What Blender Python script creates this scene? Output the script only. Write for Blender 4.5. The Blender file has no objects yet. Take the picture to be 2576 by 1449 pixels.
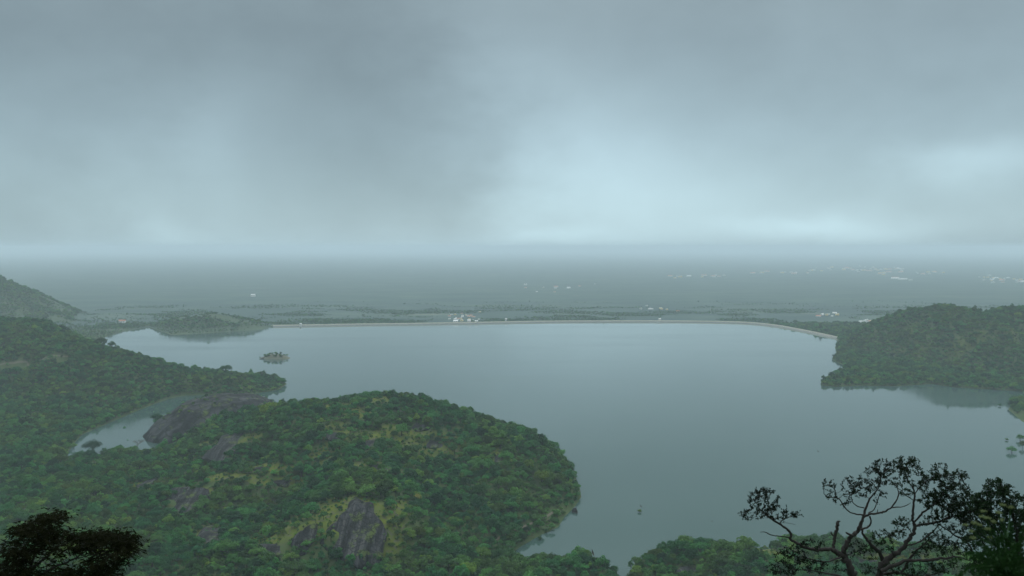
import bpy, bmesh, math, random
import numpy as np
from mathutils import Vector, Matrix

rng = np.random.default_rng(7)
random.seed(7)
sc = bpy.context.scene
COL = sc.collection

# ------------------------------------------------------------------ view geometry
# The photograph was measured on a 2576 px wide copy: F = focal length in those pixels.
F, CX, CY, HOR, H = 2231.4, 1288.0, 724.5, 622.0, 400.0
PITCH = math.atan((CY - HOR) / F)
CP, SP = math.cos(PITCH), math.sin(PITCH)

def ray(u, v):
    a, b = (u - CX) / F, (CY - v) / F
    return np.array([a, CP + SP * b, -SP + CP * b])

def at(u, v, z=0.0):
    d = ray(u, v); t = (z - H) / d[2]
    return np.array([d[0] * t, d[1] * t, z])

def at_y(u, v, y):
    d = ray(u, v); t = y / d[1]
    return np.array([d[0] * t, y, H + d[2] * t])

def proj(p):
    p = np.asarray(p, float); q = p - np.array([0, 0, H])
    f = q[..., 1] * CP - q[..., 2] * SP
    w = q[..., 1] * SP + q[..., 2] * CP
    return CX + F * q[..., 0] / f, CY - F * w / f

# ------------------------------------------------------------------ helpers
def tag(o, label, cat, group=None, kind=None):
    o['label'] = label; o['category'] = cat
    if group: o['group'] = group
    if kind: o['kind'] = kind
    return o

def link(name, me, mats=(), parent=None):
    o = bpy.data.objects.new(name, me); COL.objects.link(o)
    if me is not None:
        for m in (mats if isinstance(mats, (list, tuple)) else [mats]):
            me.materials.append(m)
    if parent is not None: o.parent = parent
    return o

def empty(name, loc):
    o = bpy.data.objects.new(name, None); COL.objects.link(o); o.location = loc
    o.empty_display_size = 0.5
    return o

def mesh_np(name, verts, faces, smooth=False, midx=None):
    me = bpy.data.meshes.new(name)
    if isinstance(faces, np.ndarray):
        n, k = faces.shape
        me.vertices.add(len(verts)); me.vertices.foreach_set('co', np.asarray(verts, np.float32).ravel())
        me.loops.add(n * k); me.loops.foreach_set('vertex_index', faces.astype(np.int32).ravel())
        me.polygons.add(n); me.polygons.foreach_set('loop_start', np.arange(0, n * k, k, dtype=np.int32))
        me.update(calc_edges=True)
    else:
        me.from_pydata([tuple(v) for v in verts], [], faces); me.update()
    if midx is not None:
        me.polygons.foreach_set('material_index', np.asarray(midx, np.int32))
    me.polygons.foreach_set('use_smooth', np.full(len(me.polygons), smooth))
    return me

class MB:
    """collects shapes for one mesh"""
    def __init__(s): s.v = []; s.f = []; s.m = []
    def add(s, vs, fs, mi=0):
        b = len(s.v); s.v += [tuple(p) for p in vs]
        s.f += [tuple(i + b for i in f) for f in fs]; s.m += [mi] * len(fs)
    def box(s, c, d, mi=0, rz=0.0):
        cx, cy, cz = c; a, b, e = d[0] / 2, d[1] / 2, d[2] / 2
        co, si = math.cos(rz), math.sin(rz)
        vs = [(cx + co * x - si * y, cy + si * x + co * y, cz + z) for z in (-e, e) for x, y in ((-a, -b), (a, -b), (a, b), (-a, b))]
        s.add(vs, [(0, 3, 2, 1), (4, 5, 6, 7), (0, 1, 5, 4), (1, 2, 6, 5), (2, 3, 7, 6), (3, 0, 4, 7)], mi)
    def gable(s, c, d, hh, mi=0, rz=0.0, over=0.4):
        cx, cy, cz = c; a, b = d[0] / 2 + over, d[1] / 2 + over
        co, si = math.cos(rz), math.sin(rz)
        P = lambda x, y, z: (cx + co * x - si * y, cy + si * x + co * y, cz + z)
        s.add([P(-a, -b, 0), P(a, -b, 0), P(a, b, 0), P(-a, b, 0), P(-a, 0, hh), P(a, 0, hh)],
              [(0, 1, 5, 4), (2, 3, 4, 5), (0, 4, 3), (1, 2, 5), (0, 3, 2, 1)], mi)
    def tube(s, pts, rad, n=6, mi=0, cap=True):
        pts = np.asarray(pts, float); N = len(pts)
        if N < 2: return
        tan = np.gradient(pts, axis=0); tan /= np.linalg.norm(tan, axis=1, keepdims=True) + 1e-12
        ref = np.array([0.0, 1.0, 0.13]) if abs(tan[0][1]) < 0.9 else np.array([1.0, 0, 0])
        vs = []
        for i in range(N):
            e1 = np.cross(tan[i], ref); e1 /= np.linalg.norm(e1) + 1e-12
            e2 = np.cross(tan[i], e1); ref = np.cross(e1, tan[i])
            for k in range(n):
                a = 2 * math.pi * k / n
                vs.append(pts[i] + rad[i] * (math.cos(a) * e1 + math.sin(a) * e2))
        fs = [(i * n + k, i * n + (k + 1) % n, (i + 1) * n + (k + 1) % n, (i + 1) * n + k) for i in range(N - 1) for k in range(n)]
        if cap:
            fs.append(tuple(range(n))); fs.append(tuple((N - 1) * n + k for k in reversed(range(n))))
        s.add(vs, fs, mi)
    def build(s, name, mats, parent=None, smooth=False):
        return link(name, mesh_np(name, s.v, s.f, smooth, s.m), mats, parent)

def hash2(i, j, s):
    v = np.sin(i * 127.1 + j * 311.7 + s * 74.7) * 43758.5453
    return v - np.floor(v)
def vnoise(x, y, s=0.0):
    xi, yi = np.floor(x), np.floor(y); fx, fy = x - xi, y - yi
    fx = fx * fx * (3 - 2 * fx); fy = fy * fy * (3 - 2 * fy)
    a, b = hash2(xi, yi, s), hash2(xi + 1, yi, s); c, d = hash2(xi, yi + 1, s), hash2(xi + 1, yi + 1, s)
    return (a + (b - a) * fx) * (1 - fy) + (c + (d - c) * fx) * fy
def fbm(x, y, s=0.0, o=4):
    t = 0; a = 0.5
    for k in range(o):
        t = t + a * (vnoise(x, y, s + k) - 0.5); x = x * 2.03 + 11; y = y * 2.03 + 5; a *= 0.5
    return t
def sstep(a, b, x):
    t = np.clip((x - a) / (b - a), 0, 1); return t * t * (3 - 2 * t)

# ------------------------------------------------------------------ materials
def new_mat(name):
    m = bpy.data.materials.new(name); m.use_nodes = True
    nt = m.node_tree; nt.nodes.clear()
    out = nt.nodes.new('ShaderNodeOutputMaterial')
    return m, nt, out
def node(nt, t, **kw):
    n = nt.nodes.new(t)
    for k, v in kw.items():
        if k in n.inputs: n.inputs[k].default_value = v
        else: setattr(n, k, v)
    return n
def ramp(nt, stops, src=None):
    r = nt.nodes.new('ShaderNodeValToRGB'); e = r.color_ramp.elements
    while len(e) < len(stops): e.new(0.5)
    for k, (p, c) in enumerate(stops):
        e[k].position = p; e[k].color = (c[0], c[1], c[2], 1) if hasattr(c, '__len__') else (c, c, c, 1)
    if src is not None: nt.links.new(src, r.inputs[0])
    return r
def noise(nt, vec, scale, detail=4, rough=0.55):
    n = nt.nodes.new('ShaderNodeTexNoise'); n.inputs['Scale'].default_value = scale
    n.inputs['Detail'].default_value = detail; n.inputs['Roughness'].default_value = rough
    if vec is not None: nt.links.new(vec, n.inputs['Vector'])
    return n
def mixc(nt, f, a, b):
    n = nt.nodes.new('ShaderNodeMix'); n.data_type = 'RGBA'
    def put(sock, v):
        if hasattr(v, 'is_linked'): nt.links.new(v, sock)
        elif hasattr(v, '__len__'): sock.default_value = (v[0], v[1], v[2], 1)
        else: sock.default_value = v
    put(n.inputs[0], f); put(n.inputs[6], a); put(n.inputs[7], b)
    return n.outputs[2]
def mth(nt, op, a, b=None, c=None, clamp=False):
    n = nt.nodes.new('ShaderNodeMath'); n.operation = op; n.use_clamp = clamp
    for k, v in enumerate((a, b, c)):
        if v is None: continue
        if hasattr(v, 'is_linked'): nt.links.new(v, n.inputs[k])
        else: n.inputs[k].default_value = v
    return n.outputs[0]
def mapping(nt, src, scale):
    n = nt.nodes.new('ShaderNodeMapping'); n.inputs['Scale'].default_value = scale
    nt.links.new(src, n.inputs['Vector']); return n.outputs[0]

def simple_mat(name, col, rough=0.8, var=0.25, scale=1.0):
    m, nt, out = new_mat(name)
    tc = node(nt, 'ShaderNodeTexCoord')
    n = noise(nt, tc.outputs['Object'], scale)
    c = mixc(nt, n.outputs[0], tuple(x * (1 - var) for x in col), tuple(min(1, x * (1 + var)) for x in col))
    b = node(nt, 'ShaderNodeBsdfPrincipled', Roughness=rough); nt.links.new(c, b.inputs['Base Color'])
    nt.links.new(b.outputs[0], out.inputs[0]); return m

def leaf_mat(name, dark, mid, warm, transl=0.15, warm_amt=0.5, loc_scale=0.012, spec=0.1):
    """foliage: each tree its own tone, drier and fresher stands over the land, mottled inside a crown"""
    m, nt, out = new_mat(name)
    oi = node(nt, 'ShaderNodeObjectInfo'); geo = node(nt, 'ShaderNodeNewGeometry')
    base = mixc(nt, oi.outputs['Random'], dark, mid)
    st = noise(nt, oi.outputs['Location'], loc_scale, 3)
    rr = mth(nt, 'MULTIPLY', oi.outputs['Random'], 7.31); rr = mth(nt, 'FRACT', rr)
    w = mth(nt, 'MULTIPLY', ramp(nt, [(0.46, 0), (0.66, 1)], st.outputs[0]).outputs[0], warm_amt)
    w = mth(nt, 'ADD', w, mth(nt, 'MULTIPLY', mth(nt, 'GREATER_THAN', rr, 0.9), 0.45), clamp=True)
    base = mixc(nt, w, base, warm)
    mo = noise(nt, geo.outputs['Position'], 0.45, 3)
    hs = node(nt, 'ShaderNodeHueSaturation'); nt.links.new(base, hs.inputs['Color'])
    r3 = mth(nt, 'FRACT', mth(nt, 'MULTIPLY', oi.outputs['Random'], 53.7))
    tone = mth(nt, 'MULTIPLY', mth(nt, 'MULTIPLY_ADD', mo.outputs[0], 0.9, 0.55), mth(nt, 'MULTIPLY_ADD', r3, 1.1, 0.42))
    nt.links.new(tone, hs.inputs['Value'])
    d = node(nt, 'ShaderNodeBsdfPrincipled', Roughness=0.6); d.inputs['Specular IOR Level'].default_value = spec
    t = node(nt, 'ShaderNodeBsdfTranslucent'); mx = node(nt, 'ShaderNodeMixShader'); mx.inputs[0].default_value = transl
    nt.links.new(hs.outputs[0], d.inputs['Base Color']); nt.links.new(hs.outputs[0], t.inputs['Color'])
    nt.links.new(d.outputs[0], mx.inputs[1]); nt.links.new(t.outputs[0], mx.inputs[2])
    nt.links.new(mx.outputs[0], out.inputs[0]); return m

M = {}
M['canopy'] = leaf_mat('forest_leaves', (0.010, 0.062, 0.024), (0.036, 0.150, 0.034), (0.105, 0.170, 0.018))
M['dark_canopy'] = leaf_mat('dark_canopy_leaves', (0.012, 0.040, 0.022), (0.016, 0.05, 0.024), (0.03, 0.06, 0.02))
M['canopy_yellow'] = leaf_mat('yellow_leaves', (0.15, 0.17, 0.025), (0.17, 0.18, 0.03), (0.19, 0.17, 0.03))
M['dark_leaf'] = leaf_mat('dark_leaves', (0.012, 0.026, 0.012), (0.016, 0.034, 0.013), (0.024, 0.034, 0.011), 0.15, 0.3, spec=0.03)
M['feather_leaf'] = leaf_mat('feathery_leaves', (0.009, 0.016, 0.006), (0.012, 0.019, 0.006), (0.02, 0.02, 0.006), 0.12, 0.3, spec=0.02)
M['herb_leaf'] = leaf_mat('herb_leaves', (0.018, 0.055, 0.016), (0.023, 0.068, 0.018), (0.04, 0.08, 0.016), 0.25, 0.2)
M['flower'] = simple_mat('flower_heads', (0.10, 0.135, 0.045), 0.8, 0.3, 60)
M['bark'] = simple_mat('grey_brown_bark', (0.020, 0.018, 0.016), 0.95, 0.8, 4.0)
M['bark_dark'] = simple_mat('dark_bark', (0.010, 0.009, 0.008), 0.95, 0.5, 6.0)
M['bare_wood'] = simple_mat('bare_grey_wood', (0.16, 0.15, 0.14), 0.9, 0.3, 0.5)
M['white_wall'] = simple_mat('white_wall', (0.66, 0.66, 0.63), 0.8, 0.12, 0.1)
M['cream_wall'] = simple_mat('cream_wall', (0.78, 0.62, 0.32), 0.8, 0.12, 0.1)
M['roof_red'] = simple_mat('tiled_roof', (0.42, 0.17, 0.1), 0.85, 0.2, 0.3)
M['roof_pale'] = simple_mat('pale_roof', (0.75, 0.75, 0.74), 0.7, 0.1, 0.3)
M['dam_stone'] = simple_mat('dam_stone', (0.2, 0.2, 0.18), 0.9, 0.35, 0.06)
M['parapet'] = simple_mat('whitewashed_parapet', (0.72, 0.68, 0.56), 0.8, 0.12, 0.02)
M['dirt'] = simple_mat('dirt_track', (0.10, 0.09, 0.06), 0.95, 0.35, 0.15)
M['bird'] = simple_mat('dark_plumage', (0.025, 0.022, 0.02), 0.8, 0.3, 8)
M['steel'] = simple_mat('grey_steel', (0.5, 0.5, 0.5), 0.5, 0.1, 1)

def rock_mat(name='granite', rot=0.0, sx=0.2, sy=0.014):
    m, nt, out = new_mat(name)
    tc = node(nt, 'ShaderNodeTexCoord'); O = tc.outputs['Object']
    if rot:
        mp = node(nt, 'ShaderNodeMapping'); mp.inputs['Rotation'].default_value = (0, 0, rot); nt.links.new(O, mp.inputs['Vector']); O = mp.outputs[0]
    big = noise(nt, O, 0.035, 6, 0.6)
    streak = noise(nt, mapping(nt, O, (sx, sy, 0.03)), 1.0, 6, 0.6)
    fine = noise(nt, O, 0.5, 8, 0.7)
    c = ramp(nt, [(0.30, (0.014, 0.016, 0.018)), (0.5, (0.034, 0.037, 0.041)), (0.70, (0.066, 0.070, 0.076))], big.outputs[0]).outputs[0]
    c = mixc(nt, ramp(nt, [(0.42, 0.95), (0.50, 0)], streak.outputs[0]).outputs[0], c, (0.010, 0.010, 0.012))
    c = mixc(nt, ramp(nt, [(0.54, 0), (0.64, 0.75)], streak.outputs[0]).outputs[0], c, (0.10, 0.10, 0.10))
    c = mixc(nt, ramp(nt, [(0.35, 0.6), (0.6, 0)], fine.outputs[0]).outputs[0], c, (0.03, 0.03, 0.028))
    gr = noise(nt, O, 0.06, 5, 0.65)
    c = mixc(nt, ramp(nt, [(0.56, 0), (0.63, 0.9)], gr.outputs[0]).outputs[0], c, (0.07, 0.10, 0.028))
    vo = node(nt, 'ShaderNodeTexVoronoi', feature='DISTANCE_TO_EDGE'); vo.inputs['Scale'].default_value = sx * 0.55
    wv = nt.nodes.new('ShaderNodeVectorMath'); wv.operation = 'MULTIPLY_ADD'; nt.links.new(fine.outputs['Color'], wv.inputs[0]); wv.inputs[1].default_value = (6, 6, 6); nt.links.new(O, wv.inputs[2]); nt.links.new(wv.outputs[0], vo.inputs['Vector'])
    c = mixc(nt, ramp(nt, [(0.0, 0.9), (0.09, 0)], vo.outputs['Distance']).outputs[0], c, (0.006, 0.007, 0.006))
    b = node(nt, 'ShaderNodeBsdfPrincipled', Roughness=0.9); b.inputs['Specular IOR Level'].default_value = 0.08; nt.links.new(c, b.inputs['Base Color'])
    bp = node(nt, 'ShaderNodeBump', Strength=1.0, Distance=2.5)
    nt.links.new(mth(nt, 'ADD', streak.outputs[0], mth(nt, 'MULTIPLY', fine.outputs[0], 0.5)), bp.inputs['Height'])
    nt.links.new(bp.outputs[0], b.inputs['Normal']); nt.links.new(b.outputs[0], out.inputs[0]); return m
M['rock'] = rock_mat(); M['dome_rock'] = rock_mat('dome_granite', math.radians(28), 0.085, 0.007)

def ground_mat():
    m, nt, out = new_mat('ground')
    geo = node(nt, 'ShaderNodeNewGeometry'); P = geo.outputs['Position']
    a = noise(nt, P, 0.02, 5); b_ = noise(nt, P, 0.15, 5)
    c = mixc(nt, a.outputs[0], (0.028, 0.06, 0.022), (0.06, 0.085, 0.03))
    c = mixc(nt, ramp(nt, [(0.5, 0), (0.75, 0.6)], b_.outputs[0]).outputs[0], c, (0.09, 0.085, 0.04))
    g = node(nt, 'ShaderNodeAttribute', attribute_name='grass')
    gn = noise(nt, P, 0.09, 5, 0.65)
    gcol = mixc(nt, gn.outputs[0], (0.035, 0.075, 0.014), (0.12, 0.13, 0.014))
    gcol = mixc(nt, ramp(nt, [(0.52, 0), (0.64, 0.8)], b_.outputs[0]).outputs[0], gcol, (0.075, 0.07, 0.062))
    c = mixc(nt, g.outputs['Fac'], c, gcol)
    # the cultivated plain: groves, fields, bare plots stretched along the plots' rows
    pl = node(nt, 'ShaderNodeAttribute', attribute_name='plain')
    f1 = noise(nt, mapping(nt, P, (0.0016, 0.0026, 0.0)), 1.0, 8, 0.72)
    f2 = noise(nt, mapping(nt, P, (0.0014, 0.006, 0.0)), 1.0, 4, 0.6)
    pc = ramp(nt, [(0.30, (0.032, 0.058, 0.056)), (0.46, (0.046, 0.078, 0.070)), (0.58, (0.062, 0.098, 0.080)), (0.72, (0.105, 0.135, 0.10))], f1.outputs[0]).outputs[0]
    pc = mixc(nt, ramp(nt, [(0.66, 0), (0.71, 0.6)], f2.outputs[0]).outputs[0], pc, (0.22, 0.21, 0.14))
    pc = mixc(nt, ramp(nt, [(0.28, 0.6), (0.40, 0)], f2.outputs[0]).outputs[0], pc, (0.04, 0.075, 0.05))
    c = mixc(nt, pl.outputs['Fac'], c, pc)
    b = node(nt, 'ShaderNodeBsdfPrincipled', Roughness=0.95); b.inputs['Specular IOR Level'].default_value = 0.1
    nt.links.new(c, b.inputs['Base Color']); nt.links.new(b.outputs[0], out.inputs[0]); return m
M['ground'] = ground_mat()

def water_mat():
    m, nt, out = new_mat('water')
    geo = node(nt, 'ShaderNodeNewGeometry'); P = geo.outputs['Position']
    st = noise(nt, mapping(nt, P, (0.0009, 0.0035, 0.0)), 1.0, 4, 0.55)
    b = node(nt, 'ShaderNodeBsdfPrincipled', IOR=1.41)
    c = mixc(nt, st.outputs[0], (0.034, 0.070, 0.061), (0.042, 0.080, 0.070))
    nt.links.new(c, b.inputs['Base Color'])
    nt.links.new(ramp(nt, [(0.40, 0.03), (0.64, 0.13)], st.outputs[0]).outputs[0], b.inputs['Roughness'])
    w = noise(nt, mapping(nt, P, (0.10, 0.22, 0.0)), 1.0, 3, 0.6)
    bp = node(nt, 'ShaderNodeBump', Strength=0.10, Distance=0.15)
    nt.links.new(w.outputs[0], bp.inputs['Height']); nt.links.new(bp.outputs[0], b.inputs['Normal'])
    nt.links.new(b.outputs[0], out.inputs[0]); return m
M['water'] = water_mat()

# ------------------------------------------------------------------ the land
LAKE = [(1568, 1478), (1552, 1446), (1520, 1425), (1480, 1416), (1420, 1420), (1340, 1416), (1296, 1404), (1285, 1394), (1310, 1374),
        (1360, 1346), (1405, 1326), (1420, 1300), (1445, 1275), (1460, 1252), (1456, 1225), (1440, 1190), (1400, 1130), (1250, 1092),
        (1050, 1082), (900, 1075), (800, 1062), (720, 1044), (680, 1030), (655, 1016), (600, 1006), (545, 1013), (500, 1028), (450, 1046), (405, 1060),
        (388, 1066), (384, 1074), (396, 1082), (428, 1092), (430, 1114), (440, 1130), (402, 1130), (375, 1137), (300, 1137), (240, 1147),
        (205, 1142), (180, 1160), (170, 1143), (182, 1122), (206, 1094), (280, 1062), (350, 1032), (395, 1014), (425, 1003), (465, 995),  # left inlet bank pushed outward, land standing in for its dark reflection
        (560, 992), (636, 991), (700, 981), (722, 966), (700, 951), (609, 950), (533, 946), (441, 938), (369, 921), (328, 905), (250, 885),
        (232, 868), (243, 857), (290, 840), (345, 828), (374, 822), (392, 829), (430, 843), (500, 840), (600, 833), (660, 829), (690, 821),
        (760, 819.5), (900, 817), (1160, 813.5), (1280, 811), (1400, 809), (1650, 808.5), (1870, 811), (1960, 820), (2040, 835), (2104, 850), (2113, 864),
        (2100, 872), (2104, 886), (2092, 905), (2133, 924), (2100, 942), (2065, 957), (2066, 969), (2100, 973), (2176, 970), (2252, 972),
        (2343, 966), (2403, 975), (2495, 980), (2572, 985), (2582, 1002), (2548, 1010), (2535, 1030), (2572, 1062), (2650, 1075),
        (2680, 1200), (2700, 1320), (2576, 1435), (2400, 1396), (2100, 1378), (1900, 1392), (1700, 1388), (1600, 1412), (1582, 1449)]
LK = np.array([at(u, v)[:2] for u, v in LAKE])

def lake_sd(x, y):
    """distance to the shoreline, negative over the lake"""
    x = np.asarray(x, float); y = np.asarray(y, float)
    d2 = np.full(x.shape, 1e18); ins = np.zeros(x.shape, bool)
    A = LK; B = np.roll(LK, -1, 0)
    for (ax, ay), (bx, by) in zip(A, B):
        ex, ey = bx - ax, by - ay
        t = np.clip(((x - ax) * ex + (y - ay) * ey) / (ex * ex + ey * ey + 1e-9), 0, 1)
        d2 = np.minimum(d2, (x - ax - t * ex) ** 2 + (y - ay - t * ey) ** 2)
        c = (ay > y) != (by > y)
        ins ^= c & (x < ex * (y - ay) / (ey + 1e-12) + ax)
    return np.where(ins, -1, 1) * np.sqrt(d2)

def crest(pts, tree=9):
    out = []
    for u, v, Y in pts:
        p = at_y(u, v, Y); out.append((p[0], p[1], max(1.0, p[2] - tree)))
    return np.array(out)
# crest lines (silhouette point, ground distance), width of the flank
HILLS = [
    (crest([(650, 1046, 1830), (700, 1022, 1800), (760, 1025, 1740), (860, 1008, 1700), (915, 1010, 1690), (965, 999, 1680), (1050, 1024, 1650), (1150, 1049, 1620),
            (1215, 1078, 1590), (1250, 1084, 1560), (1340, 1122, 1520), (1400, 1150, 1480), (1437, 1185, 1440)]), 330, 1.0),
    (crest([(700, 1046, 1745), (610, 1078, 1720), (530, 1104, 1700), (450, 1124, 1690)], 9), 120, 1.0),
    (crest([(955, 1024, 1640), (930, 1130, 1400), (900, 1262, 1135), (850, 1290, 1110)], 4), 190, 1.0),
    (crest([(860, 1050, 1600), (700, 1160, 1420), (540, 1196, 1360), (430, 1240, 1290)], 6), 170, 1.0),
    (crest([(1250, 1084, 1560), (1230, 1200, 1340), (1180, 1300, 1190)], 8), 200, 1.0),
    (crest([(722, 966, 2600), (609, 942, 2530), (533, 935, 2500), (441, 928, 2480), (369, 907, 2500), (328, 891, 2500), (250, 874, 2540), (188, 856, 2640),
            (120, 822, 2780), (68, 808, 2850), (0, 801, 2900), (-250, 775, 3050), (-700, 720, 3100)], 11), 560, 2.6),
    (crest([(205, 826, 4450), (120, 791, 4700), (51, 743, 4900), (0, 712, 5000), (-90, 668, 5100), (-300, 630, 5200)], 16), 700, 2.4),
    (crest([(385, 812, 4400), (470, 795, 4450), (530, 787, 4450), (600, 800, 4430), (650, 816, 4420)]), 330, 1.5),
    (crest([(2110, 848, 3760), (2150, 838, 3600), (2191, 823, 3500), (2221, 811, 3450), (2282, 791, 3400), (2337, 776, 3350), (2379, 770, 3300), (2428, 775, 3300),
            (2464, 788, 3300), (2516, 784, 3250), (2576, 766, 3200), (2800, 700, 3100), (3100, 690, 3000)], 15), 680, 4.2),
    (crest([(1600, 1395, 1085), (1750, 1364, 1085), (1900, 1374, 1080), (2080, 1346, 1095), (2250, 1365, 1080), (2400, 1415, 1030)], 10), 150, 1.0),
    (crest([(1180, 1412, 1060), (1290, 1398, 1085), (1440, 1396, 1060), (1500, 1395, 1040), (1545, 1432, 1015)], 10), 120, 1.0),
]
def height(x, y):
    x = np.asarray(x, float); y = np.asarray(y, float)
    sd = lake_sd(x, y)
    acc = np.zeros(x.shape)
    for pts, w, sx in HILLS:
        best = np.zeros(x.shape); zm = max(40.0, pts[:, 2].max() if w < 600 else 150)
        for (ax, ay, az), (bx, by, bz) in zip(pts[:-1], pts[1:]):
            ex, ey = bx - ax, by - ay
            t = np.clip(((x - ax) * ex + (y - ay) * ey) / (ex * ex + ey * ey), 0, 1)
            zt = az + (bz - az) * t; ww = w * (0.3 + 0.7 * np.clip(zt / zm, 0, 1))
            d = np.hypot((x - ax - t * ex) * sx, y - ay - t * ey) / ww
            best = np.maximum(best, zt * np.clip(1 - d * d, 0, 1) ** 1.6)
        acc += best ** 8
    hh = acc ** 0.125
    n1 = fbm(x / 160, y / 160, 3, 4); n2 = fbm(x / 420, y / 420, 9, 3)
    hh = hh * (1 + 0.22 * n1 + 0.10 * n2)
    m = 1 - np.exp(-np.maximum(sd, 0) / 38)
    shore = 3.0 * (1 - np.exp(-np.maximum(sd, 0) / 14))
    near = 22 * sstep(1500, 950, y) * sstep(0, 110, sd) * (1 + 1.2 * n1)
    rough = 7 * np.maximum(n1, -0.2) * m * sstep(4700, 4300, y)
    z = shore + np.maximum(hh, near) * m + rough
    cam = 398.4 - 0.45 * np.maximum(y, -200) + sstep(20, 200, y) * 22 * n2 + np.clip(np.abs(x) - 900, 0, 400) * 0.02
    k = 14.0
    dd = np.clip(0.5 + 0.5 * (cam - z) / k, 0, 1)
    z = np.where(y < 1000, z * (1 - dd) + cam * dd + k * dd * (1 - dd) * 0.5, z)
    return np.where(sd < 0, np.maximum(-7.5, sd * 0.3), np.maximum(z, 0.02 + 0.12 * np.minimum(sd, 8)))

def geo_ax(a, first, lim, q):
    out = []; s = first
    while abs(a) < lim:
        a += s; s *= q; out.append(a)
    return out
xs = np.concatenate([np.array(geo_ax(-2300, -20, 110000, 1.16))[::-1], np.arange(-2300, -1050, 12), np.arange(-1050, 900, 6.5), np.arange(900, 2200, 11), geo_ax(2200, 20, 110000, 1.16)])
ys = np.concatenate([np.arange(-300, -10, 24), np.arange(-10, 90, 4), np.arange(90, 900, 12), np.arange(900, 2300, 6.5), np.arange(2300, 3700, 10), np.arange(3700, 5400, 16), geo_ax(5384, 20, 140000, 1.10)])
GX, GY = np.meshgrid(xs, ys)
GZ = height(GX, GY)
near_flat = (np.abs(GX) < 4) & (np.abs(GY) < 2)
NX, NY = len(xs), len(ys)
def gz(x, y):
    """height of the built ground mesh"""
    x = np.asarray(x, float); y = np.asarray(y, float)
    i = np.clip(np.searchsorted(xs, x) - 1, 0, NX - 2); j = np.clip(np.searchsorted(ys, y) - 1, 0, NY - 2)
    tx = (x - xs[i]) / (xs[i + 1] - xs[i]); ty = (y - ys[j]) / (ys[j + 1] - ys[j])
    return (GZ[j, i] * (1 - tx) + GZ[j, i + 1] * tx) * (1 - ty) + (GZ[j + 1, i] * (1 - tx) + GZ[j + 1, i + 1] * tx) * ty
def hit(u, v, y0=850, y1=7000):
    """where the sight line of a photo point meets the land"""
    d = ray(u, v); Y = np.arange(y0, y1, 1.5); t = Y / d[1]
    below = (H + d[2] * t) < gz(d[0] * t, Y)
    k = int(np.argmax(below)) if below.any() else len(Y) - 1
    x, y = d[0] * t[k], Y[k]
    return np.array([x, y, float(gz(x, y))])

# patches of open grass and bare rock on the centre hill: (u, v, half width, half height)
GRASS = [(960, 1092, 70, 26), (1045, 1105, 75, 28), (850, 1098, 45, 35), (1075, 1135, 50, 22), (680, 1178, 90, 14), (570, 1200, 80, 14), (820, 1150, 55, 22),
         (880, 1280, 110, 34), (972, 1345, 52, 62), (780, 1330, 90, 35), (690, 1370, 80, 28), (500, 1238, 60, 16), (395, 1228, 40, 22), (560, 1118, 60, 14),
         (740, 1215, 90, 14), (940, 1175, 60, 14), (1140, 1120, 40, 26), (530, 1350, 40, 30), (850, 1020, 45, 14), (960, 1004, 40, 10), (900, 1040, 40, 14),
         (350, 1215, 35, 22), (1250, 1150, 18, 24), (440, 1215, 30, 18), (1010, 1280, 30, 30), (620, 1105, 50, 16), (1930, 1395, 60, 22), (2250, 1410, 120, 22)]
RU, RV = proj(np.stack([GX, GY, GZ], -1))
wob = 1 + 0.9 * fbm(GX / 40, GY / 40, 21, 4)
grass = np.zeros(GX.shape)
for u, v, a, b in GRASS:
    q = ((RU - u) / a) ** 2 + ((RV - v) / b) ** 2
    grass = np.maximum(grass, sstep(1.25, 0.5, q * wob ** 2))
grass *= sstep(-0.22, -0.02, fbm(GX / 26, GY / 20, 44, 4))
grass *= ((GY > 950) & (GY < 1760) & (lake_sd(GX, GY) > 12))
# drier open ground on the slopes right and left
rh = sstep(0.10, 0.22, fbm(GX / 190, GY / 130, 33, 4)) * ((GY > 2300) & (GY < 5200) & (GZ > 18))
grass = np.maximum(grass, 0.45 * rh)
plain = np.maximum(sstep(4350, 4750, GY + 0.12 * np.abs(GX)) * (GZ < 14), 0.35 * sstep(3900, 4200, GY) * (GX < -700))  # far left hills get part of the plain's tone: mist painted into their colour
me = mesh_np('ground', np.stack([GX, GY, GZ], -1).reshape(-1, 3),
             np.stack([(np.arange(NY - 1)[:, None] * NX + np.arange(NX - 1)[None]).ravel() + o for o in (0, 1, NX + 1, NX)], 1), True)
for nm, arr in (('grass', grass), ('plain', plain)):
    a = me.attributes.new(nm, 'FLOAT', 'POINT'); a.data.foreach_set('value', arr.astype(np.float32).ravel())
tag(link('ground', me, M['ground']), 'green hills, shores and the wide plain around the lake', 'ground', kind='structure')
def grass_at(x, y):
    i = np.clip(np.searchsorted(xs, x), 0, NX - 1); j = np.clip(np.searchsorted(ys, y), 0, NY - 1)
    return grass[j, i]

wx = np.linspace(-2800, 2300, 40); wy = np.linspace(930, 4950, 40)
WX, WY = np.meshgrid(wx, wy)
me = mesh_np('water', np.stack([WX, WY, 0 * WX], -1).reshape(-1, 3),
             np.stack([(np.arange(39)[:, None] * 40 + np.arange(39)[None]).ravel() + o for o in (0, 1, 41, 40)], 1))
tag(link('water', me, M['water']), 'calm grey green reservoir water', 'water', kind='structure')

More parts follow.
